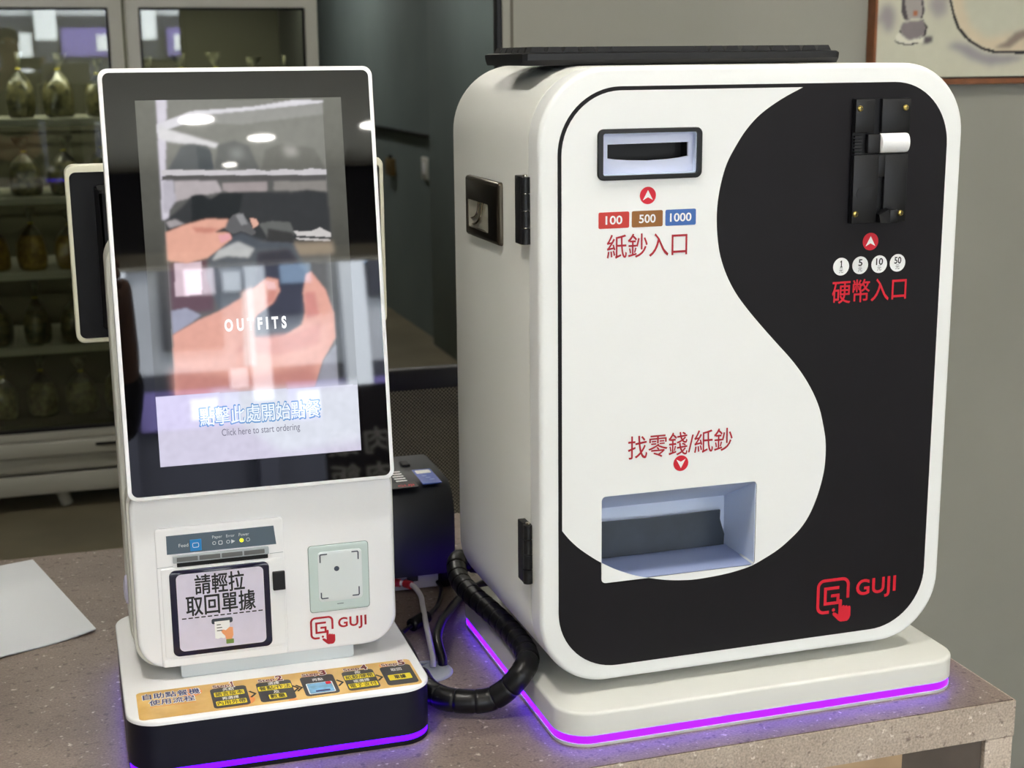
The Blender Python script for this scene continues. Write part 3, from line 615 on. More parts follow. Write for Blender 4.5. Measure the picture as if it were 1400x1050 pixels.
addp((232, 174, 154), 0.001, [(-0.0760, 0.2176), (-0.0597, 0.2237), (-0.0393, 0.2283), (-0.0177, 0.2281), (-0.0209, 0.2207), (-0.0320, 0.2164), (-0.0186, 0.2152), (-0.0156, 0.2096), (-0.0277, 0.2006), (-0.0390, 0.1929), (-0.0580, 0.1884), (-0.0758, 0.1919)])
addp((206, 140, 124), 0.0012, [(-0.0518, 0.2220), (-0.0264, 0.2196), (-0.0334, 0.2158), (-0.0481, 0.2164)])
addp((236, 172, 176), 0.0008, [(-0.0282, 0.2129), (-0.0173, 0.2144), (-0.0162, 0.2096), (-0.0260, 0.2053)])
addp((228, 178, 160), 0.0006, [(0.0020, 0.2280), (0.0081, 0.2271), (0.0105, 0.2215), (0.0048, 0.2183)])
addp((158, 160, 180), 0.001, [(-0.0756, 0.1451), (-0.0615, 0.1470), (-0.0485, 0.1394), (-0.0577, 0.1331), (-0.0758, 0.1226)])
addp((230, 168, 150), 0.001, [(-0.0758, 0.1226), (-0.0522, 0.1348), (-0.0314, 0.1425), (-0.0103, 0.1537), (0.0026, 0.1627), (0.0149, 0.1717), (0.0251, 0.1691), (0.0258, 0.1580), (0.0181, 0.1466), (0.0037, 0.1370), (-0.0080, 0.1253), (-0.0025, 0.1152), (0.0145, 0.1114), (0.0287, 0.1161), (0.0446, 0.1249), (0.0496, 0.1379), (0.0479, 0.1554), (0.0518, 0.1726), (0.0568, 0.1751), (0.0698, 0.1570), (0.0768, 0.1328), (0.0762, 0.1103), (0.0636, 0.0899), (0.0536, 0.0646), (-0.0770, 0.0658)])
addp((244, 196, 192), 0.0008, [(0.0126, 0.1691), (0.0221, 0.1665), (0.0230, 0.1581), (0.0148, 0.1600)])
addp((208, 136, 122), 0.0015, [(0.0162, 0.1599), (0.0245, 0.1594), (0.0196, 0.1486), (0.0111, 0.1449)])
addp((214, 140, 130), 0.0015, [(0.0493, 0.1553), (0.0592, 0.1562), (0.0620, 0.1336), (0.0492, 0.1302)])
addp((218, 148, 134), 0.002, [(-0.0025, 0.1152), (0.0358, 0.1170), (0.0644, 0.1265), (0.0603, 0.1057), (0.0206, 0.0970), (-0.0203, 0.1039)])
addp((196, 130, 118), 0.004, [(-0.0780, 0.0906), (-0.0151, 0.0793), (0.0549, 0.0863), (0.0578, 0.0642), (-0.0770, 0.0658)])
addp((236, 200, 190), 0.0015, [(-0.0100, 0.1585), (0.0006, 0.1635), (-0.0007, 0.0887), (-0.0117, 0.0895)])
addp((150, 150, 160), 0.001, [(0.0636, 0.0899), (0.0766, 0.1046), (0.0762, 0.0629), (0.0535, 0.0631)])
addp((214, 209, 230), .0003, [(-.0953, -.001), (.0953, -.001), (.0953, .0640), (-.0953, .0664)])
addp((226, 230, 242), .004, [(-.045, .066), (.0953, .064), (.0953, .010), (.02, .004), (-.012, .03)])
M_disp = attr_mat('lit_display', .02, .60)
def bargrad(X, Y): return np.clip(np.interp(Y, [0, .07, .14, .215, .225, .285, .3387], [.05, .05, .15, .55, .62, .75, 1]), 0, 1)
dp = picture('display', -SW/2, 0, SW/2, .3387, .0008, (112, 112, 104), L, M_disp, ki, HM, z=.00085, noise=.02, grad=bargrad)
dp.data.shade_smooth()
def glow(nm, rgb, es=.64): return mat(nm, (0, 0, 0), .03, emit=rgb, es=es)
G_w = glow('lit_white_text', (250, 250, 252)); G_b = glow('lit_blue_text', (96, 150, 204)); G_g = glow('lit_grey_text', (118, 116, 132)); G_ld = glow('lit_pale_blue', (236, 244, 252))
def htext(nm, s, x0, y0, x1, y1, m, z=.0010, **k): return text(nm, s, x0, y0, x1, y1, z, m, dp, HM, **k)
htext('video_lettering', 'OUTFITS', -.0278, .1225, .0305, .1345, G_w, bold=.045, space=1.7)
htext('start_lettering', '點擊此處開始點餐', -.0568, .0350, .0582, .0530, G_b, z=.00095, bold=.050)
htext('start_lettering', '點擊此處開始點餐', -.0560, .0358, .0574, .0522, G_ld, z=.00115, bold=.014)
htext('ordering_lettering', 'Click here to start ordering', -.0368, .0225, .0372, .0312, G_g)
# steps sticker on the lid
ST = Matrix.Translation((0, 0, .0585))
st = slab('steps_sticker', rrect(.0110, .0068, .2770, .0690, .005, 6), 0, .0003, mat('golden_print', (226, 178, 92), .3, var=.12, vscale=26, col2=(238, 200, 122)), ki, ST)
M_navyp = mat('navy_print', (34, 40, 108), .5); M_char = mat('charcoal_print', (48, 46, 48), .4); M_yel = mat('yellow_print', (250, 226, 30), .4); M_mar = mat('maroon_print', (118, 26, 30), .5); M_org = mat('orange_print', (238, 150, 76), .35)
def lid(nm, s, x0, y0, x1, y1, m, z=.0006, par=None, **k): return text(nm, s, x0, y0, x1, y1, z, m, par or st, ST, **k)
def flat(nm, p, m, z0=.0002, z1=.0004, par=None): return slab(nm, p, z0, z1, m, par or st, ST)
for cx, cy, r in ((.062, .055, .010), (.106, .022, .012), (.178, .052, .011), (.250, .060, .005), (.152, .008, .004)):
    flat('coin_print', [(x, min(.0684, max(.0072, y))) for x, y in circle(cx, cy, r, 24)], M_org, .0002, .00035)
lid('title_lettering', '自助點餐機', .0165, .0495, .0700, .0632, M_whitep, z=.0005, bold=.06, space=1.05)
lid('title_lettering', '自助點餐機', .0170, .0500, .0695, .0627, M_navyp, z=.0006, bold=.018, space=1.05)
lid('title_lettering', '使用流程', .0215, .0350, .0640, .0478, M_whitep, z=.0005, bold=.06, space=1.05)
lid('title_lettering', '使用流程', .0220, .0355, .0635, .0473, M_navyp, z=.0006, bold=.018, space=1.05)
flat('title_underline', rrect(.0220, .0318, .0640, .0326, .0003, 1), M_org)
steps = [(.0772, .1110, '1', [('先點', 0), ('語言版本', 1), ('再選擇', 0), ('內用外帶', 1)]), (.1210, .1545, '2', [('選擇', 0), ('餐點/作法', 1), ('及', 0), ('數量', 1)]),
         (.1672, .1995, '3', [('再點', 0)]), (.2105, .2430, '4', [('按', 0), ('紙鈔/硬幣', 1), ('或選擇', 0), ('電子支付', 1)]), (.2540, .2740, '5', [('取回', 0), ('單據', 1)])]
steps = [(.0790, .1130, *steps[0][2:]), (.1225, .1560, *steps[1][2:]), (.1650, .1975, *steps[2][2:]), (.2060, .2370, *steps[3][2:]), (.2440, .2745, *steps[4][2:])]
for i, (x0, x1, n, rows) in enumerate(steps):
    p = flat('step_panel', rrect(x0, .0110, x1, .0560, .004, 4), M_char, .0002, .00045)
    w_ = x1-x0; cx = (x0+x1)/2
    lid('step_lettering', 'Step', x0+.0028, .0545, x0+.0195, .0640, M_whitep, z=.00055, par=p, bold=.07)
    nw = .0035 if n == '1' else 0
    lid('step_lettering', n, x0+.0195, .0545, x0+.0275-nw, .0684, M_whitep, z=.00055, par=p, bold=.07)
    lid('step_lettering', 'Step', x0+.0032, .0550, x0+.0190, .0635, M_mar, z=.0007, par=p, bold=.018)
    lid('step_lettering', n, x0+.0202, .0552, x0+.0268-nw, .0676, M_mar, z=.0007, par=p, bold=.03)
    ys = [.0475, .0370, .0275, .0165] if len(rows) == 4 else [.0430, .0240]
    for (s, yel), y in zip(rows, ys):
        hh = .0088 if yel else .0066; ww = (.0060*len(s)+.002) if yel else .0048*len(s)+.001; ww = min(ww, w_-.004)
        if len(rows) == 2 and yel: ww = w_*.62; flat('highlight', rrect(x0+.004, y-.002, x1-.004, y+hh+.002, .001, 2), M_yel, .0004, .0006, p); lid('row_lettering', s, cx-ww/3.4, y, cx+ww/3.4, y+hh, M_ink, .00065, p, bold=.025); continue
        if yel: flat('highlight', rrect(cx-ww/2-.0012, y-.0008, cx+ww/2+.0012, y+hh+.0006, .001, 2), M_yel, .0004, .0006, p)
        lid('row_lettering', s, cx-ww/2, y, cx+ww/2, y+hh, M_ink if yel else M_whitep, .00065, p, bold=.012)
    if n == '3':
        flat('card_print', rrect(x0+.0035, .0145, x1-.0035, .0395, .0015, 3), M_whitep, .0004, .00055, p); flat('card_print', rrect(x0+.0045, .0155, x1-.0045, .0385, .0012, 3), mat('card_blue', (120, 182, 222), .3, var=.2, vscale=120), .0005, .00065, p)
        flat('card_print', rrect(x1-.0100, .0330, x1-.0050, .0390, .001, 3), M_red, .0006, .0007, p); flat('card_print', rrect(cx-.006, .0180, cx+.008, .0215, .001, 3), M_navyp, .0006, .0007, p)
    if i < 4:
        ax = (x1+steps[i+1][0])/2
        for dx in ((-.0028, .0006) if i == 1 else (-.001,)):
            stroke('step_arrow', [(ax-.002+dx, .0400), (ax+.003+dx, .0330), (ax-.002+dx, .0260)], .0019, .0003, .0005, M_ink, st, ST)

# ---------------------------------------------------------------- keyboard on the machine
kb = empty('keyboard', (.1545, .125, OZ1), label='black computer keyboard lying on top of the white cash machine', cat='keyboard')
kz = OZ1-.0; bw = .333
KBM = Matrix.Rotation(math.radians(1.0), 4, 'Z')
prof = [(-.0600, .0055), (-.0560, .0006), (.052, .0006), (.058, .006), (.060, .0110), (.057, .0122), (-.0585, .0124), (-.0605, .0114)]
V = []; F = []
for x, dz in ((-bw/2, .0), (-bw/2+.004, 0), (bw/2-.004, 0), (bw/2, 0)):
    s_ = .96 if abs(x) == bw/2 else 1
    V += [(x, a*s_, b if s_ == 1 else .0015+(b-.0015)*.9) for a, b in prof]
n = len(prof)
for k in range(3):
    for i in range(n): F.append((k*n+i, k*n+(i+1) % n, (k+1)*n+(i+1) % n, (k+1)*n+i))
F += [tuple(range(n)), tuple(3*n+i for i in range(n))]
mesh('case', V, F, M_bplastic, kb, KBM)
def keygeo(w_, d_): 
    a, b = w_/2, d_/2; return [(-a, -b, 0), (a, -b, 0), (a, b, 0), (-a, b, 0), (-a+.0024, -b+.0012, .0052), (a-.0024, -b+.0012, .0052), (a-.0024, b-.0018, .0052), (-a+.0024, b-.0018, .0052)]
kf = [(0, 3, 2, 1), (4, 5, 6, 7), (0, 1, 5, 4), (1, 2, 6, 5), (2, 3, 7, 6), (3, 0, 4, 7)]
k1 = mesh('key', keygeo(.0158, .0150), kf, M_key, kb, smooth=False); k0 = k1.data; first = True
space = mesh('space_bar', keygeo(.088, .0150), kf, M_key, kb, smooth=False)
tilt = math.atan2(.0150-.0152, .112)
for r in range(6):
    y = -.0460+r*.0184; z = .0124-(y+.056)*math.tan(-tilt)*1.0+.0001
    for c in range(19):
        x = -bw/2+.0165+c*.0168
        if r == 0 and 5 <= c <= 9:
            if c == 7: space.location = KBM @ Vector((x, y, z)); space.rotation_euler = (tilt, 0, math.radians(1))
            continue
        if c == 15 and r > 3: continue
        o = k1 if first else k1.copy()
        if not first: COL.objects.link(o)
        first = False; o.parent = kb; o.location = KBM @ Vector((x, y, z)); o.rotation_euler = (tilt, 0, math.radians(1))

# ---------------------------------------------------------------- monitor behind the kiosk (back towards us)
mo = empty('cashier_monitor', (-.2385, .49, 0), label='cashier monitor seen from behind, black back and cream rim, behind the kiosk', cat='monitor')
MM = Matrix.Translation((0, -.04, 0)) @ FRONT
slab('rear_rim', rrect(-.1800, .3345, .1800, .5345, .010, 8), -.030, 0, mat('cream_plastic', (226, 224, 202), .4), mo, MM, bev=.002, holes=(rrect(-.1755, .3390, .1755, .5270, .007, 6),))
slab('rear_recess', rrect(-.1757, .3388, .1757, .5272, .007, 6), -.020, -.006, M_bdark, mo, MM)
slab('rear_box', rrect(-.150, .350, .150, .512, .004, 4), -.008, .012, M_bdark, mo, MM, bev=.008, segs=1)
for r_ in range(2):
    for c in range(10): slab('vent_hole', circle(-.130+.011*c, .506-.008*r_, .0018, 8), -.001, .0125 if False else .0035, M_ink, mo, MM)
slab('monitor_screen', rrect(-.1757, .3388, .1757, .5272, .004, 4), -.031, -.0195, M_bezel, mo, MM)
box('stand_neck', -.03, -.012, .01, .03, .012, .40, M_bdark, mo, bev=.004)
slab('stand_base', rrect(-.10, -.06, .10, .09, .02, 8), 0, .012, M_bdark, mo, bev=.003)

# ---------------------------------------------------------------- receipt printer at the back
rp = empty('receipt_printer', (-.06, .49, 0), label='black receipt printer with blue sticker on the counter behind the kiosk', cat='printer')
side = [(-.07, .022), (-.07, .096), (-.066, .112), (-.056, .126), (-.040, .135), (.070, .138), (.078, .130), (.078, .0)]
V = []; F = []; side2 = side+[(-.035, 0.0), (-.035, .022)]
for x, ins_ in ((-.073, .004), (-.069, 0), (.069, 0), (.073, .004)):
    cyy = sum(a for a, b in side2)/len(side2); V += [(x, a*(1-ins_*8), b*(1-ins_*3)) for a, b in side2]
n = len(side2)
for k in range(3):
    for i in range(n): F.append((k*n+i, k*n+(i+1) % n, (k+1)*n+(i+1) % n, (k+1)*n+i))
F += [tuple(range(n))[::-1], tuple(3*n+i for i in range(n))]
mesh('housing', V, F, mat('blue_black_plastic', (24, 27, 34), .42), rp, ang=50)
box('cheek', .052, -.069, .002, .0735, -.03, .06, M_bdark, rp, bev=.004)
box('cheek', -.0735, -.069, .002, -.052, -.03, .06, M_bdark, rp, bev=.004)
pp = box('port_plate', -.052, -.062, .003, .052, -.036, .0215, mat('grey_port_plate', (176, 172, 184), .4), rp)
box('usb_port', .012, -.0635, .013, .026, -.0618, .0205, M_ink, rp); box('network_port', -.036, -.0635, .006, -.022, -.0618, .0190, M_ink, rp)
TP = Matrix.Translation((0, 0, .1348)) @ Matrix.Rotation(math.atan2(.003, .11), 4, 'X')
bs = slab('blue_sticker', rrect(.0375, -.054, .0615, .006, .001, 2), .0003, .0014, mat('blue_sticker', (40, 78, 178), .3), rp, TP)
slab('sticker_field', rrect(.0400, -.012, .0590, .001, .002, 3), .0013, .0017, M_whitep, bs, TP)
for k in range(3): slab('sticker_mark', rrect(.044+.003*k, -.024-.008*k, .050+.003*k, -.021-.008*k, .001, 2), .0013, .0016, mat('pale_blue', (130, 150, 210), .4), bs, TP)
tl_ = slab('text_label', rrect(-.060, -.062, .030, .008, .001, 2), .0003, .0012, M_ink, rp, TP)
for r_ in range(5):
    for c in range(4):
        if r_ in (1, 2) and c == 2: continue
        slab('print_line', rrect(-.052+.020*c, .002-.0095*r_, -.038+.020*c, .006-.0095*r_, .0003, 1), .0011, .0014, M_whitep, tl_, TP)
text('label_lettering', 'GUJI', .006, -.0595, .026, -.0500, .0014, M_red, tl_, TP, bold=.01)
slab('lid_latch', rrect(.030, .022, .040, .040, .001, 2), .0, .004, M_bdark, rp, TP, bev=.001)
slab('lid_line', rrect(-.068, .040, .068, .0412, .0003, 1), .0003, .0010, M_ink, rp, TP)

# ---------------------------------------------------------------- cables
P = smoothpath([(.070, .345, .048), (.020, .362, .052), (-.002, .355, .060), (-.012, .315, .052), (-.0115, .262, .0505), (-.006, .205, .0505), (-.003, .150, .0505), (-.004, .100, .0505), (-.010, .066, .051), (-.022, .048, .046), (-.036, .050, .030), (-.052, .056, .0185), (-.072, .061, .0165), (-.092, .073, .0165), (-.103, .092, .0165), (-.1065, .112, .0165), (-.1065, .135, .0165)], 14)
acc = [0]
for a, b in zip(P, P[1:]): acc.append(acc[-1]+(b-a).length)
def wr_(i):
    s_ = acc[i] % .0165; t = s_/.0165; return .0122 if t < .88 else .0110
# resample densely so each wrap turn has its own step
PP = []; 
tot = acc[-1]; step = .00165; q = 0; j = 0
while q < tot:
    while acc[j+1] < q: j += 1
    t = (q-acc[j])/(acc[j+1]-acc[j]); PP.append(P[j].lerp(P[j+1], t)); q += step
cw = tube('wrapped_cable', PP, lambda i: (.0120+.0004*(i % 12)/12 if i % 12 < 11 else .0113), M_cable, sides=16)
tag(cw, 'thick black spiral-wrapped cable bundle looping over the plinth corner', 'cable')
gr = empty('cable_grommet', (-.086, .181, 0), label='round grey cable grommet in the counter between kiosk and cash machine', cat='grommet')
lathe('flange', [(.0275, 0), (.0275, .0012), (.0262, .0026), (.0225, .0034), (.0190, .0030), (.0188, .001)], M_greym, gr, sides=40)
slab('cap', [(x, y) for x, y in circle(0, 0, .0195, 36) if not (y > .004 and x < .006)], .0008, .0032, M_greym, gr, bev=.0006, segs=1)
slab('opening', circle(0, 0, .0188, 36), .0003, .0010, M_ink, gr)
wc = empty('white_cable', (-.084, .425, .016), label='thin white cable with red plug end running down to the grey grommet', cat='cable')
Pw = smoothpath([(-.0640, .4250, .0150), (-.0530, .4180, .0150), (-.0455, .4060, .0150), (-.0437, .3767, .0130), (-.0519, .3341, .0165), (-.0604, .2841, .0110), (-.069, .2342, .0110), (-.0764, .1935, .0100), (-.0785, .1860, .0030)], 8)
tube('jacket', Pw, .0032, M_wcable, wc, sides=12, mtx=Matrix.Translation((.084, -.425, -.016)))
for a, b in (((-.0660, .4262, .0150), (-.0580, .4215, .0150)), ((-.0530, .4180, .0150), (-.0475, .4095, .0150))):
    tube('red_sleeve', [a, b], .0052, mat('red_boot', (176, 28, 44), .4), wc, mtx=Matrix.Translation((.084, -.425, -.016)))
bc = tube('black_power_cable', smoothpath([(-.0664, .189, .002), (-.0668, .192, .010), (-.0670, .202, .017), (-.0620, .2284, .020), (-.0435, .2786, .016), (-.0231, .3217, .010), (-.0045, .3566, .0065), (.020, .390, .006), (.060, .42, .006)], 10), .0052, M_cable, sides=12)
tag(bc, 'smooth black cable rising from the grey grommet towards the machine', 'cable')
fc = empty('ferrite_cable', (-.07, .35, .006), label='thin black cable with ferrite core lying behind the white cable', cat='cable')
fm_ = Matrix.Translation((.07, -.35, -.006))
tube('cord', smoothpath([(-.0100, .424, .010), (-.0103, .4062, .006), (-.0253, .3642, .004), (-.0400, .3360, .0065), (-.0510, .3190, .0080), (-.0741, .2985, .0080), (-.0812, .2945, .006), (-.0900, .2860, .004), (-.1020, .27, .004)], 8), .0026, M_cable, fc, sides=10, mtx=fm_)
tube('ferrite_core', [(-.0500, .3200, .0082), (-.0520, .3185, .0082), (-.0735, .2990, .0082), (-.0752, .2977, .0080)], lambda i: (.0055, .0078, .0078, .0055)[i], M_bdark, fc, sides=14, mtx=fm_)
lc = tube('black_side_cable', smoothpath([(-.1020, .3450, .006), (-.0985, .30, .010), (-.0975, .25, .014), (-.0975, .205, .012), (-.0990, .180, .007), (-.1020, .165, .006)], 8), .0056, M_cable, sides=12)
tag(lc, 'black cable hugging the right side of the kiosk base', 'cable')

# ---------------------------------------------------------------- paper sheet
V = []; F = []; a, b, c, d = Vector((-.66, .66, 0)), Vector((-.4910, .7040, 0)), Vector((-.4212, .4156, 0)), Vector((-.585, .345, 0)); N_ = 14
for i in range(N_+1):
    for j in range(N_+1):
        u, v = i/N_, j/N_; p = (a*(1-u)+b*u)*(1-v)+(d*(1-u)+c*u)*v
        p.z = .0012+.006*max(0, u-.75)**2*16*(.3+v)*.5+.0015*math.sin(u*5+v*3)**2*min(1, 4*(1-u)); V.append(p)
for i in range(N_):
    for j in range(N_): k = i*(N_+1)+j; F.append((k, k+1, k+N_+2, k+N_+1))
k = len(V); V += [v-Vector((0, 0, .0011)) for v in V]; F += [tuple(x+k for x in f[::-1]) for f in F]
ps = mesh('paper_sheets', V, F, mat('white_paper', (222, 226, 232), .7), None)
tag(ps, 'loose white paper sheet lying on the left of the counter', 'paper')

# ---------------------------------------------------------------- office chair
ch = empty('office_chair', (.055, .93, FZ), label='black office chair with mesh back seen behind the counter', cat='chair')
cm = Matrix.Translation((-.055, -.93, -FZ)); CYB = 1.0; cx0, cx1, cz0, cz1 = -.175, .270, -.115, .160
slab('back_frame', rrect(cx0, cz0, cx1, cz1, .03, 8), -.012, .012, M_bdark, ch, cm @ Matrix.Translation((0, CYB, 0)) @ FRONT, bev=.005, segs=3, bev0=.004, holes=(rrect(cx0+.018, cz0+.018, cx1-.018, cz1-.034, .02, 8),))
V = []; F = []; pit = .0062; wdt = .00135
def strand(p, q, z):
    b = len(V); d_ = (Vector(q)-Vector(p)).normalized(); nx_, ny_ = -d_.y*wdt/2, d_.x*wdt/2
    for (x, y) in (p, q): V.extend([(x+nx_, y+ny_, z), (x-nx_, y-ny_, z), (x+nx_, y+ny_, z+.0008), (x-nx_, y-ny_, z+.0008)])
    F.extend([(b, b+4, b+5, b+1), (b+2, b+3, b+7, b+6), (b, b+2, b+6, b+4), (b+1, b+5, b+7, b+3)])
ax0, ax1, az0, az1 = cx0+.012, cx1-.012, cz0+.012, cz1-.028; hh = az1-az0; ww = ax1-ax0
k = -int(hh/pit)-1
while k*pit < ww:
    s0 = k*pit
    t0 = max(0, -s0); t1 = min(hh, ww-s0)
    if t1 > t0: strand((ax0+s0+t0, az0+t0), (ax0+s0+t1, az0+t1), 0); strand((ax0+s0+t0, az1-t0), (ax0+s0+t1, az1-t1), .0009)
    k += 1
bm_ = mesh('back_mesh', V, F, M_bdark, ch, cm @ Matrix.Translation((0, CYB, 0)) @ FRONT, smooth=False); bm_['kind'] = 'stuff'
slab('seat', rrect(-.19, .76, .30, 1.0, .06, 8), -.42, -.36, mat('black_seat_fabric', (22, 22, 24), .8, bump=.5), ch, cm, bev=.02, bev0=.01)
tube('back_bar', smoothpath([(.05, .95, -.40), (.05, 1.03, -.40), (.05, 1.05, -.30), (.05, 1.02, -.09)], 6), .014, M_bdark, ch, mtx=cm)
tube('gas_column', [(.055, .90, -.42), (.055, .90, -.74)], .022, M_bdark, ch, mtx=cm)
for k in range(5):
    a = 2*PI*k/5+.3; e = (.055+.20*math.cos(a), .90+.15*math.sin(a))
    tube('base_arm', [(.055, .90, -.745), (e[0], e[1], -.785)], lambda i: (.022, .012)[i], M_bdark, ch, mtx=cm)
    tube('caster', [(e[0]-.012, e[1], -.822), (e[0]+.012, e[1], -.822)], .028, M_bdark, ch, mtx=cm, sides=16)

# ---------------------------------------------------------------- display fridge
fg = empty('display_fridge', (-.17, 4.15, FZ), label='tall white display fridge with two glass doors and bagged food inside', cat='fridge')
fmx = Matrix.Translation((.17, -4.15, -FZ))
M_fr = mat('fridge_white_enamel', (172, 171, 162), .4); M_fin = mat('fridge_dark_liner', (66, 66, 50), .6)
def fb(nm, *a, m=M_fr, bev=0, par=fg): return box(nm, *a, m, par, bev, mtx=fmx)
FX0, FX1, FY, FB_ = -.84, .49, 3.85, 4.5
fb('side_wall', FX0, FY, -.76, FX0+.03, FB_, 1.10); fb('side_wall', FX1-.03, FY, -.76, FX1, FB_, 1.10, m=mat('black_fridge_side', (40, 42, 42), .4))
fb('back_wall', FX0+.03, FB_-.03, -.56, FX1-.03, FB_, 1.07, m=M_fin); fb('top_box', FX0, FY, .87, FX1, FB_, 1.10)
fb('bottom_deck', FX0+.03, FY+.002, -.60, FX1-.03, FB_-.03, -.555, m=M_fin)
lr = fb('lower_trim', FX0, 3.79, -.655, FX1, FY, -.602, bev=.006)
fb('kick_panel', FX0, 3.81, -.712, FX1, FY, -.660, bev=.004); fb('kick_panel', FX0, 3.81, -.790, FX1, FY, -.722, bev=.004); fb('kick_panel', FX0+.03, FY, -.78, FX1-.03, FY+.03, -.60, m=M_joint)
fb('lock_slot', -.33, 3.786, -.628, -.26, 3.792, -.618, m=M_bdark)
for x in (FX0+.1, -.455, .38): tube('foot', [(x, 3.88, -.79), (x+.02, 3.87, -.85)], .02, M_fr, fg, sides=10, mtx=fmx)
gm = bpy.data.materials.new('fridge_door_glass'); gm.use_nodes = True; nt = gm.node_tree; nt.nodes.clear()
o_ = nt.nodes.new('ShaderNodeOutputMaterial'); mx = nt.nodes.new('ShaderNodeMixShader'); tr_ = nt.nodes.new('ShaderNodeBsdfTransparent'); gl_ = nt.nodes.new('ShaderNodeBsdfGlossy'); fr2 = nt.nodes.new('ShaderNodeFresnel')
fr2.inputs[0].default_value = 1.62; gl_.inputs['Roughness'].default_value = .015; tr_.inputs[0].default_value = (.86, .88, .80, 1)
nt.links.new(fr2.outputs[0], mx.inputs[0]); nt.links.new(tr_.outputs[0], mx.inputs[1]); nt.links.new(gl_.outputs[0], mx.inputs[2]); nt.links.new(mx.outputs[0], o_.inputs[0])
for (x0, x1) in ((-.835, -.152), (-.142, .486)):
    D = Matrix.Translation((0, 3.795, 0)) @ FRONT; z0, z1 = -.600, .865; t = .042
    dr = slab('door', rrect(x0, z0, x1, z1, .008, 3), -.045, 0, M_fr, fg, fmx @ D, bev=.006, segs=2, holes=(rrect(x0+t, z0+.028, x1-t, z1-t*1.15, .004, 2),))
    slab('glass_pane', rrect(x0+t-.002, z0+.026, x1-t+.002, z1-t*1.15+.002, .003, 2), -.022, -.018, gm, dr, fmx @ D)
    slab('gasket', rrect(x0+t-.001, z0+.027, x1-t+.001, z1-t*1.15+.001, .004, 2), -.026, -.012, M_bdark, dr, fmx @ D, holes=(rrect(x0+t+.008, z0+.040, x1-t-.008, z1-t*1.15-.008, .004, 2),))
    slab('door_handle', rrect(x1-.012, .05, x1-.002, .30, .003, 2), 0, .012, M_greym, dr, fmx @ D)
SHZ = (.463, .207, -.045, -.301)
M_sh = mat('wire_shelf_white', (176, 176, 164), .5)
for z in SHZ:
    for (x0, x1) in ((-.80, -.155), (-.14, .455)):
        L2 = [(x0, 3.90, z-.022, x1, 3.912, z)]+[(x0, 3.915+k*.04, z-.008, x1, 3.919+k*.04, z-.003) for k in range(13)]+[(x0+.03+k*.1, 3.912, z-.012, x0+.036+k*.1, 4.44, z-.007) for k in range(6)]
        V, F = boxes_geo(L2); mesh('shelf', V, F, M_sh, fg, fmx, smooth=False)
fl_d = bpy.data.lights.new('fridge_fill', 'AREA'); fl_d.shape = 'RECTANGLE'; fl_d.size = 1.2; fl_d.size_y = .05; fl_d.energy = 4.5; fl_d.color = (1, .97, .82)  # unseen fill light, added to make the bagged food visible
fl_o = bpy.data.objects.new('fridge_fill', fl_d); COL.objects.link(fl_o); fl_o.location = (-.17, 3.95, .85); fl_o.rotation_euler = (math.radians(12), 0, 0)
tube('fill_tube', [(-.75, 3.98, .86), (.42, 3.98, .86)], .006, M_rim, fg, mtx=fmx)  # white tube along the added fill light; gives no light itself
# bagged food
def bagmat(nm, c1, c2):
    m = mat(nm, c1, .3, var=.2, vscale=45, col2=c2, coat=.4); return m
BM = [bagmat('pale_broth_bag', (84, 84, 54), (140, 138, 98)), bagmat('dark_greens_bag', (52, 54, 36), (116, 112, 80)), bagmat('amber_bag', (110, 86, 30), (150, 128, 60))]
M_film = bagmat('cloudy_film', (70, 72, 58), (132, 132, 112))
M_tie = mat('yellow_tie', (190, 180, 60), .5)
def bag(name, m, seed):
    rnd = random.Random(seed); V = []; F = []; ns = 18
    prof = [(.001, 0), (.046, .001), (.055, .012), (.058, .045), (.055, .085), (.042, .115), (.020, .138), (.006, .150), (.006, .156), (.016, .172), (.026, .190), (.030, .204)]
    ph = [rnd.random()*6 for _ in range(3)]
    for r, z in prof:
        for j in range(ns):
            a = 2*PI*j/ns; wob = 1+.06*math.sin(3*a+ph[0]+z*30)+.05*math.sin(5*a+ph[1]); fl_ = (1 if z < .157 else .35)
            V.append((r*wob*math.cos(a)+(z-.15)*.25*(z > .156)*math.sin(ph[2]), r*wob*math.sin(a)*.8*fl_, z))
    n = len(prof)
    for i in range(n-1):
        for j in range(ns): F.append((i*ns+j, i*ns+(j+1) % ns, (i+1)*ns+(j+1) % ns, (i+1)*ns+j))
    F.append(tuple(range(ns))[::-1])
    e = empty(name); cut = 7*ns
    body = mesh('filled_bag', V[:8*ns], [f for f in F if max(f) < 8*ns], m, e)
    top = mesh('bag_neck', V, [f for f in F if min(f) >= 5*ns and len(f) == 4], M_film, e)
    lathe('tie', [(.008, .150), (.010, .153), (.008, .156)], M_tie, e, sides=12)
    return e
protos = [bag('food_bag', BM[k], k) for k in range(3)]; used = [False]*3
rows = [(-.553, 0, 'bottom'), (SHZ[3], 1, 'second lowest'), (SHZ[2], 2, 'middle'), (SHZ[1], 1, 'second highest'), (SHZ[0], 1, 'top')]
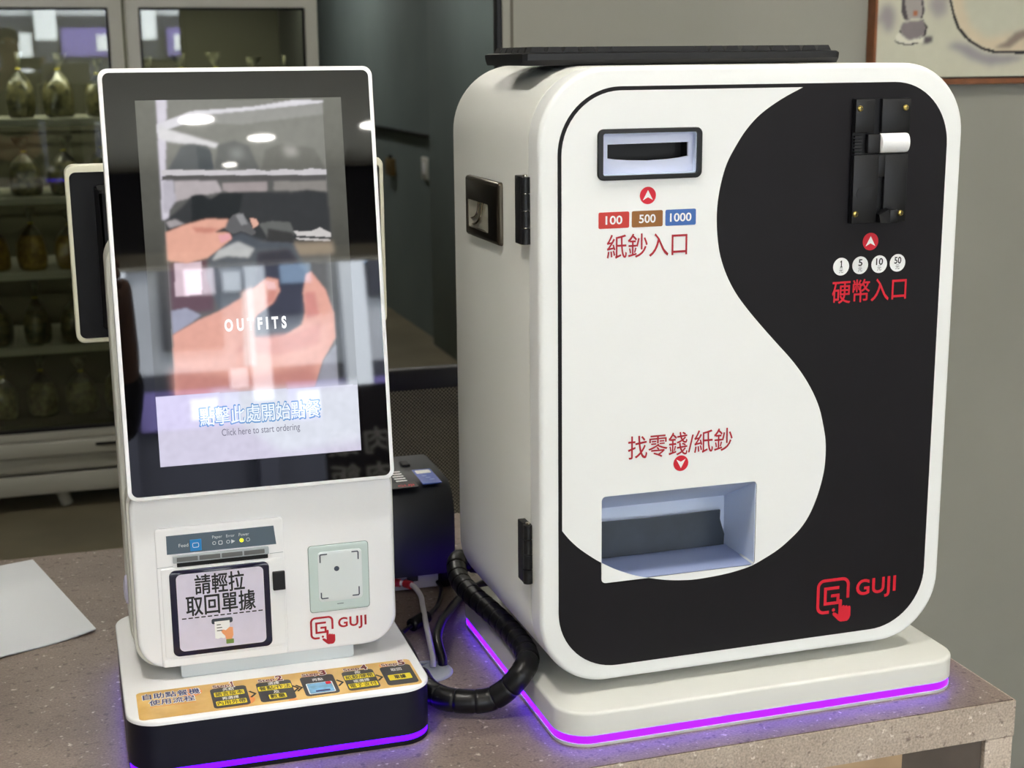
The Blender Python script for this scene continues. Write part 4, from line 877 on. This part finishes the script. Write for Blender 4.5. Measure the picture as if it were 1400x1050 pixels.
for z, kk, rn in rows:
    for i in range(5):
        for dr_, xb in (('left', -.745), ('right', -.070)):
            if dr_ == 'right' and rn != 'top' or dr_ == 'left' and i == 0: continue
            for depth, yb in (('front', 3.985),):
                src = protos[kk]
                if used[kk]:
                    b = src.copy(); COL.objects.link(b)
                    for c in src.children: q = c.copy(); COL.objects.link(q); q.parent = b
                else: b = src; used[kk] = True
                x = xb+(.128 if dr_ == 'left' else .118)*i+random.uniform(-.004, .004)
                b.location = (x, yb+random.uniform(-.01, .02), z+.001); b.rotation_euler = (0, 0, random.uniform(0, 6)); b.scale = (.96, .96, random.uniform(.93, 1.06))
                kind = ('pale broth bag', 'dark greens bag', 'amber food bag')[kk]; od = (('', 'leftmost', 'second from left', 'third from left', 'rightmost') if dr_ == 'left' else ('leftmost', 'second from left', 'middle', 'fourth from left', 'rightmost'))[i]
                g = 'bagged food on the %s shelf behind the %s fridge door' % (rn, dr_)
                tag(b, '%s, %s on the %s shelf, %s fridge door' % (kind, od, rn, dr_), 'bag', g)

# ---------------------------------------------------------------- painting
pa = empty('painting', (1.33, 1.1, .60), label='ink wash painting in thin brown wooden frame on the grey wall', cat='painting')
pmx = Matrix.Translation((-1.33, -1.1, -.60)) @ Matrix.Translation((0, 1.1, 0)) @ FRONT
PXA, PXB, PZA, PZB = .9755, 1.705, .6035, 1.12
slab('backing', rrect(PXA, PZA, PXB, PZB, .001, 1), .002, .016, mat('dark_backing', (30, 22, 18), .6), pa, pmx)
slab('frame', rrect(PXA-.006, PZA-.0115, PXB+.006, PZB+.008, .001, 1), .001, .026, mat('brown_wood_frame', (128, 78, 46), .5, var=.2, vscale=30), pa, pmx, bev=.001, segs=1, holes=(rrect(PXA-.001, PZA-.0015, PXB+.001, PZB+.001, .001, 1),))
L = []
addp((150, 144, 146), 0.006, [(0.9727, 0.6919), (0.9869, 0.7293), (1.0042, 0.7343), (1.0154, 0.7168), (1.0125, 0.6893), (0.9981, 0.6818), (0.9852, 0.7044)])
addp((158, 152, 152), 0.006, [(1.0835, 0.7445), (1.1178, 0.7471), (1.1212, 0.7168), (1.0978, 0.7067), (1.0816, 0.7269)])
addp((150, 146, 150), 0.005, [(1.1219, 0.6583), (1.1396, 0.6671), (1.1688, 0.6631), (1.2006, 0.6474), (1.2900, 0.6415), (1.2750, 0.6312), (1.2131, 0.6240), (1.1753, 0.6347), (1.1467, 0.6504)])
addp((206, 192, 166), 0.003, [(1.1234, 0.7773), (1.3230, 0.7787), (1.3489, 0.6568), (1.2863, 0.6481), (1.2269, 0.6485), (1.1970, 0.6552), (1.1699, 0.6695), (1.1440, 0.6927), (1.1319, 0.7156)])
addp((190, 190, 172), 0.006, [(1.1505, 0.7775), (1.3230, 0.7787), (1.3452, 0.7012), (1.2679, 0.6833), (1.2066, 0.6732), (1.1713, 0.6939), (1.1539, 0.7270)])
addp((134, 122, 112), 0.003, [(1.2202, 0.6551), (1.2472, 0.6678), (1.2648, 0.6833), (1.2863, 0.6884), (1.2997, 0.6779), (1.2783, 0.6703), (1.2544, 0.6548)])
addp((28, 26, 32), 0.0008, [(1.1182, 0.7647), (1.1228, 0.7396), (1.1305, 0.7143), (1.1410, 0.6914), (1.1638, 0.6696), (1.1925, 0.6540), (1.2240, 0.6460), (1.2866, 0.6448), (1.3492, 0.6542), (1.3487, 0.6594), (1.2861, 0.6507), (1.2267, 0.6505), (1.1968, 0.6578), (1.1698, 0.6721), (1.1470, 0.6927), (1.1357, 0.7156), (1.1273, 0.7396), (1.1227, 0.7648)])
addp((216, 214, 198), 0.001, [(1.0161, 0.6767), (1.0246, 0.6842), (1.0723, 0.6815), (1.0846, 0.6763), (1.0731, 0.6675), (1.0465, 0.6626), (1.0226, 0.6653)])
addp((92, 86, 90), 0.002, [(1.0756, 0.6764), (1.0921, 0.6763), (1.0912, 0.6661), (1.0734, 0.6624)])
addp((52, 48, 54), 0.0008, [(1.0135, 0.6704), (1.0227, 0.6640), (1.0466, 0.6613), (1.0643, 0.6650), (1.0553, 0.6657), (1.0405, 0.6639), (1.0240, 0.6672)])
addp((128, 120, 122), 0.0015, [(1.0256, 0.6917), (1.0310, 0.7018), (1.0502, 0.7030), (1.0709, 0.7055), (1.0807, 0.6916), (1.0755, 0.6789), (1.0609, 0.6727), (1.0431, 0.6702), (1.0293, 0.6791)])
addp((52, 48, 52), 0.0008, [(1.0255, 0.6943), (1.0294, 0.6766), (1.0431, 0.6702), (1.0310, 0.6753), (1.0246, 0.6842)])
addp((52, 48, 52), 0.0008, [(1.0709, 0.7055), (1.0806, 0.6941), (1.0785, 0.6789), (1.0654, 0.6726), (1.0753, 0.6815), (1.0761, 0.6941)])
addp((160, 154, 150), 0.001, [(1.0267, 0.7518), (1.0682, 0.7520), (1.0745, 0.7206), (1.0678, 0.7068), (1.0498, 0.7093), (1.0384, 0.7018), (1.0290, 0.7118)])
addp((76, 70, 74), 0.001, [(1.0253, 0.7518), (1.0326, 0.7518), (1.0340, 0.7269), (1.0411, 0.7068), (1.0323, 0.7055), (1.0256, 0.7193)])
addp((76, 70, 74), 0.0008, [(1.0622, 0.7520), (1.0667, 0.7520), (1.0731, 0.7194), (1.0679, 0.7055), (1.0662, 0.7093), (1.0685, 0.7219)])
addp((170, 104, 70), 0.0012, [(1.0492, 0.7206), (1.0581, 0.7206), (1.0585, 0.7131), (1.0511, 0.7131)])
picture('canvas', PXA+.001, PZA+.002, PXB-.001, PZB-.001, .0022, (196, 195, 176), L, attr_mat('painted_canvas', .8, 0), pa, pmx, z=.018, noise=.012)

# ---------------------------------------------------------------- ceiling lamps
def lamp(x, y, lab, s=1.0):
    l = empty('ceiling_downlight', (x, y, 1.85), label=lab, cat='downlight', group='round downlights in the ceiling')
    lathe('lamp_ring', [(.115*s, 0), (.125*s, -.004), (.110*s, -.008), (.100*s, -.002)], M_rim, l, sides=32)
    lathe('lamp_disc', [(.001, -.003), (.102*s, -.004), (.102*s, -.001), (.001, -.001)], glowm, l, sides=32)
glowm = mat('lamp_diffuser', (255, 255, 255), .5, emit=(255, 250, 240), es=78)
for x, y in ((.11, -5.14), (.44, -5.54), (.96, -5.33), (.34, -6.15), (-1.2, -4.2), (-.2, -2.6), (1.2, -2.9), (-.6, -.4), (1.0, -.3), (2.4, -1.6), (2.3, -4.6), (.95, 2.9), (.95, 5.2), (.95, 8.0), (-.3, 2.4)):  # first ones known from reflections; rear corridor ones added to brighten the slate wall
    lamp(x, y, 'round white recessed downlight in the shop ceiling, from a set partly added for light', {-5.14: .72, -5.54: .6, -5.33: .7, -6.15: .34, 2.9: .8, 5.2: .95, 8.0: 1.1}.get(y, 1.12))

# ---------------------------------------------------------------- across the street
fc_ = empty('street_building', (1, -14, FZ), label='pale building across the street with dark windows and shop fronts', cat='building')
fx = Matrix.Translation((-1, 14, -FZ)); M_fac = mat('grey_white_facade', (170, 172, 176), .8, var=.08, vscale=2); M_dk = mat('dark_shopfront', (34, 34, 46), .5); M_pane = mat('sky_blue_pane', (120, 146, 172), .1, spec=1)
def fbx(nm, x0, x1, z0, z1, y1, m, y0=-14.3): return box(nm, x0, y0, z0, x1, y1, z1, m, fc_, mtx=fx)
fbx('facade_wall', -12, 12, FZ, 9, -14, M_fac)
fbx('shop_band', -12, 12, FZ, 1.3, -13.97, M_dk, -14.0)
for px0, px1, py0, py1, m in ((205, 282, 358, 470, M_dk), (237, 275, 360, 408, mat('pink_white_panel', (236, 220, 226), .6)), (338, 422, 352, 436, M_dk), (360, 400, 356, 400, M_pane), (460, 476, 352, 380, M_pane), (478, 540, 340, 420, M_dk), (150, 200, 352, 372, M_fac)):
    x0, x1 = (px0-170)*.0080, (px1-170)*.0080; z1, z0 = 2.6-(py0-350)*.0088, 2.6-(py1-350)*.0088
    fbx('window', x0, x1, z0, z1, -13.9 if m is M_dk else -13.86, m, -13.99)
for k in range(-10, 11):
    if -3 <= k <= 5: continue
    fbx('window', k*1.1-.35, k*1.1+.35, 1.7, 2.9, -13.9, M_dk, -13.99)
for k in range(-10, 11):
    for r_ in range(2): fbx('window', k*1.1-.35, k*1.1+.35, 4.2+2.2*r_, 5.6+2.2*r_, -13.9, M_dk, -13.99)
M_col = mat('white_column', (206, 208, 212), .6)
for x0, x1 in ((1.14, 1.34), (2.12, 2.38), (-.35, -.05), (3.6, 3.9), (-2.4, -2.1)): fbx('column', x0, x1, .95, 3.2, -13.7, M_col, -13.95); fbx('column_base', x0, x1, FZ, .95, -13.7, M_dk, -13.95)
for z in (2.2, 1.2): fbx('air_conditioner', .92, 1.10, z-.1, z+.1, -13.75, M_col, -13.96)
for x0, x1 in ((.0, 1.0), (1.5, 3.4)): fbx('purple_sign_board', x0, x1, .72, 1.12, -13.85, mat('purple_board', (96, 84, 140), .6), -13.98)
for x0 in (1.6, 2.3, .5): fbx('sign_panel', x0, x0+.28, .80, 1.02, -13.83, M_col, -13.86)
fbx('hanging_sign', -.66, -.40, .30, 1.05, -13.8, M_col, -13.9)
for x0 in (-1.8, 2.6): fbx('shop_window', x0, x0+.7, -.5, .5, -13.93, M_pane, -13.98)
bu = empty('street_shrub', (-1.0, -12.2, FZ), label='rounded green shrub at the street edge', cat='shrub')
rnd = random.Random(7); V = []; F = []
for k in range(900):
    a, b = rnd.uniform(0, 2*PI), rnd.uniform(-.9, 1); r = .38*rnd.uniform(.75, 1.05); c_z = math.sqrt(max(0, 1-b*b)); p = Vector((r*c_z*math.cos(a), r*c_z*math.sin(a), .55+b*.42))
    u = Vector((rnd.uniform(-1, 1), rnd.uniform(-1, 1), rnd.uniform(-1, 1))).normalized(); v = u.orthogonal().normalized(); i = len(V); V += [p-u*.05, p+v*.022, p+u*.05, p-v*.022]; F.append((i, i+1, i+2, i+3))
lf = mesh('foliage', V, F, mat('shrub_green', (92, 140, 50), .6), bu, smooth=False); lf['kind'] = 'stuff'
tube('stem', [(0, 0, 0), (0, 0, .45)], .03, mat('bark', (80, 66, 50), .8), bu)
cl = empty('cooler_box', (-.74, -7.2, FZ), label='white cooler box standing at the shop entrance', cat='box')
box('tub', -.24, -.2, 0, .24, .2, .36, M_col, cl, bev=.02); box('lid', -.25, -.21, .36, .25, .21, .43, M_rim, cl, bev=.015)
sg = empty('window_lettering_board', (1.35, -6.0, FZ), label='dark board with white characters by the entrance, standing in for shop window lettering', cat='sign')  # board put in for translucent window lettering that daylight lights from behind
BF = Matrix(((-1, 0, 0, 0), (0, 0, 1, 0), (0, 1, 0, 0), (0, 0, 0, 1)))
box('board', -.66, -.03, .02, .75, 0, 1.50, mat('charcoal_board', (48, 42, 52), .4), sg, bev=.004)
box('foot', -.6, -.15, 0, -.54, .12, .03, M_bdark, sg); box('foot', .6, -.15, 0, .66, .12, .03, M_bdark, sg)
for zz in (1.14, .96):
    text('board_lettering', '肉飯', .32, zz+.0, .56+.08, zz+.135, .002, M_whitep, sg, BF, bold=.02, space=1.2)

# ---------------------------------------------------------------- the person taking the picture (seen only in reflections)
pe = empty('person', (-.575, -1.64, FZ), label='standing person in a dark shirt holding a phone up, facing the counter', cat='person')
M_skin = mat('skin', (196, 150, 124), .5); M_shirt = mat('dark_shirt', (44, 46, 44), .8, var=.3, vscale=14); M_trs = mat('dark_trousers', (26, 28, 36), .8); M_hair = mat('black_hair', (16, 14, 14), .6)
def skin(name, nodes, edges, m, sub=2):
    me = bpy.data.meshes.new(name); me.from_pydata([n[0] for n in nodes], edges, []); o = bpy.data.objects.new(name, me); COL.objects.link(o)
    md = o.modifiers.new('skin', 'SKIN'); sv = me.skin_vertices[0].data if me.skin_vertices else None
    if sv is None:
        bm = bmesh.new(); bm.from_mesh(me); bm.verts.layers.skin.verify(); bm.to_mesh(me); bm.free(); sv = me.skin_vertices[0].data
    for i, n in enumerate(nodes): r = n[1]; sv[i].radius = r if isinstance(r, tuple) else (r, r); sv[i].use_root = (i == 0)
    s = o.modifiers.new('sub', 'SUBSURF'); s.levels = sub; s.render_levels = sub; bpy.context.view_layer.update()
    m2 = bpy.data.meshes.new_from_object(o.evaluated_get(bpy.context.evaluated_depsgraph_get())); bpy.data.objects.remove(o)
    m2.name = name; m2.materials.clear(); m2.materials.append(m); m2.shade_smooth(); ob = bpy.data.objects.new(name, m2); COL.objects.link(ob); ob.parent = pe; return ob
B = [((0, 0, .95), (.15, .10)), ((0, 0, 1.15), (.14, .095)), ((0, 0, 1.34), (.15, .10)), ((0, 0, 1.42), (.07, .07)), ((0, .01, 1.49), (.052, .055)), ((0, .025, 1.545), (.062, .072)), ((0, .03, 1.62), (.076, .092)), ((0, .025, 1.67), (.05, .06))]
E_ = [(i, i+1) for i in range(7)]
for sx in (-1, 1):
    i = len(B); B += [((.16*sx, 0, 1.38), (.062, .062)), ((.195*sx, .10, 1.20), (.042, .042)), ((.145*sx+.075, .22, 1.35), (.034, .034)), ((.105*sx+.115, .320, 1.455), (.024, .03)), ((.100*sx+.120, .35, 1.485), (.016, .034))]
    E_ += [(2, i), (i, i+1), (i+1, i+2), (i+2, i+3), (i+3, i+4)]; i = len(B)
    B += [((.09*sx, 0, .86), (.095, .095)), ((.10*sx, .02, .48), (.058, .06)), ((.10*sx, -.02, .10), (.038, .042)), ((.10*sx, .07, .035), (.04, .03)), ((.105*sx, .14, .025), (.036, .02))]
    E_ += [(0, i), (i, i+1), (i+1, i+2), (i+2, i+3), (i+3, i+4)]
skin('body', B, E_, M_skin)
for sx in (-1, 1):
    hx = .100*sx+.120
    for k in range(4):
        z = 1.520-.019*k; l = (.030, .034, .032, .026)[k]
        skin('finger', [((hx, .352, z-.01), .0085), ((hx-.008*sx, .352+l*.6, z), .008), ((hx-.024*sx, .352+l*.75, z+.001), .007), ((hx-.036*sx, .352+l*.5, z+.001), .006)], [(0, 1), (1, 2), (2, 3)], M_skin, 1)
    skin('thumb', [((hx-.004*sx, .344, 1.475), .010), ((hx-.018*sx, .337, 1.500), .009), ((hx-.024*sx, .344, 1.522), .007)], [(0, 1), (1, 2)], M_skin, 1)
Bs = [(c, (r[0]*1.10+.006, r[1]*1.10+.006)) for c, r in B[:4]]; Bs[3] = ((0, 0, 1.415), (.085, .085)); Es = [(0, 1), (1, 2), (2, 3)]
for sx in (-1, 1): i = len(Bs); Bs += [((.16*sx, 0, 1.38), (.072, .072)), ((.195*sx, .10, 1.20), (.054, .054)), ((.145*sx+.075, .21, 1.34), (.046, .046))]; Es += [(2, i), (i, i+1), (i+1, i+2)]
skin('shirt', Bs, Es, M_shirt)
Bt = [((0, 0, .96), (.165, .115))]; Et = []
for sx in (-1, 1): i = len(Bt); Bt += [((.09*sx, 0, .84), (.105, .105)), ((.10*sx, .02, .48), (.075, .078)), ((.10*sx, -.015, .08), (.062, .066))]; Et += [(0, i), (i, i+1), (i+1, i+2)]
skin('trousers', Bt, Et, M_trs)
skin('hair', [((0, -.005, 1.60), (.082, .075)), ((0, .0, 1.67), (.084, .092)), ((0, .02, 1.715), (.055, .07))], [(0, 1), (1, 2)], M_hair)
for sx in (-1, 1):
    lathe('eye', [(.0001, .004), (.009, .002), (.012, 0)], M_rim, pe, sides=12, mtx=Matrix.Translation((.031*sx, .112, 1.625)) @ Matrix.Rotation(-PI/2, 4, 'X'))
    lathe('ear', [(.0001, .006), (.014, .005), (.020, 0)], M_skin, pe, sides=12, mtx=Matrix.Translation((.074*sx, .02, 1.61)) @ Matrix.Rotation(PI/2*sx, 4, 'Y') @ Matrix.Diagonal((1.5, .8, 1, 1)))
    slab('shoe', rrect(.10*sx-.045, -.08, .10*sx+.045, .20, .04, 6), 0, .07, M_bdark, pe, bev=.03)
skin('nose', [((0, .118, 1.625), .008), ((0, .132, 1.60), .012)], [(0, 1)], M_skin, 1)
slab('mouth', rrect(-.022, 1.565, .022, 1.575, .004, 3), -.119, -.112, mat('lips', (160, 90, 84), .5), pe, Matrix(((1, 0, 0, 0), (0, 0, -1, 0), (0, 1, 0, 0), (0, 0, 0, 1))))
ph = empty('phone', (-.455, -1.285, .640), label='black phone held up in both hands by the standing person', cat='phone')
PM = Matrix.Rotation(-PITCH, 4, 'X') @ Matrix(((1, 0, 0, 0), (0, 0, 1, 0), (0, 1, 0, 0), (0, 0, 0, 1)))
slab('case', rrect(-.080, -.038, .080, .038, .010, 6), -.004, .004, M_bplastic, ph, PM, bev=.0015, bev0=.0015)
slab('screen', rrect(-.076, -.034, .076, .034, .007, 6), -.0046, -.0039, M_bezel, ph, PM)
slab('camera_bump', rrect(-.075, .004, -.045, .034, .006, 5), .0039, .0060, M_bezel, ph, PM, bev=.0008)
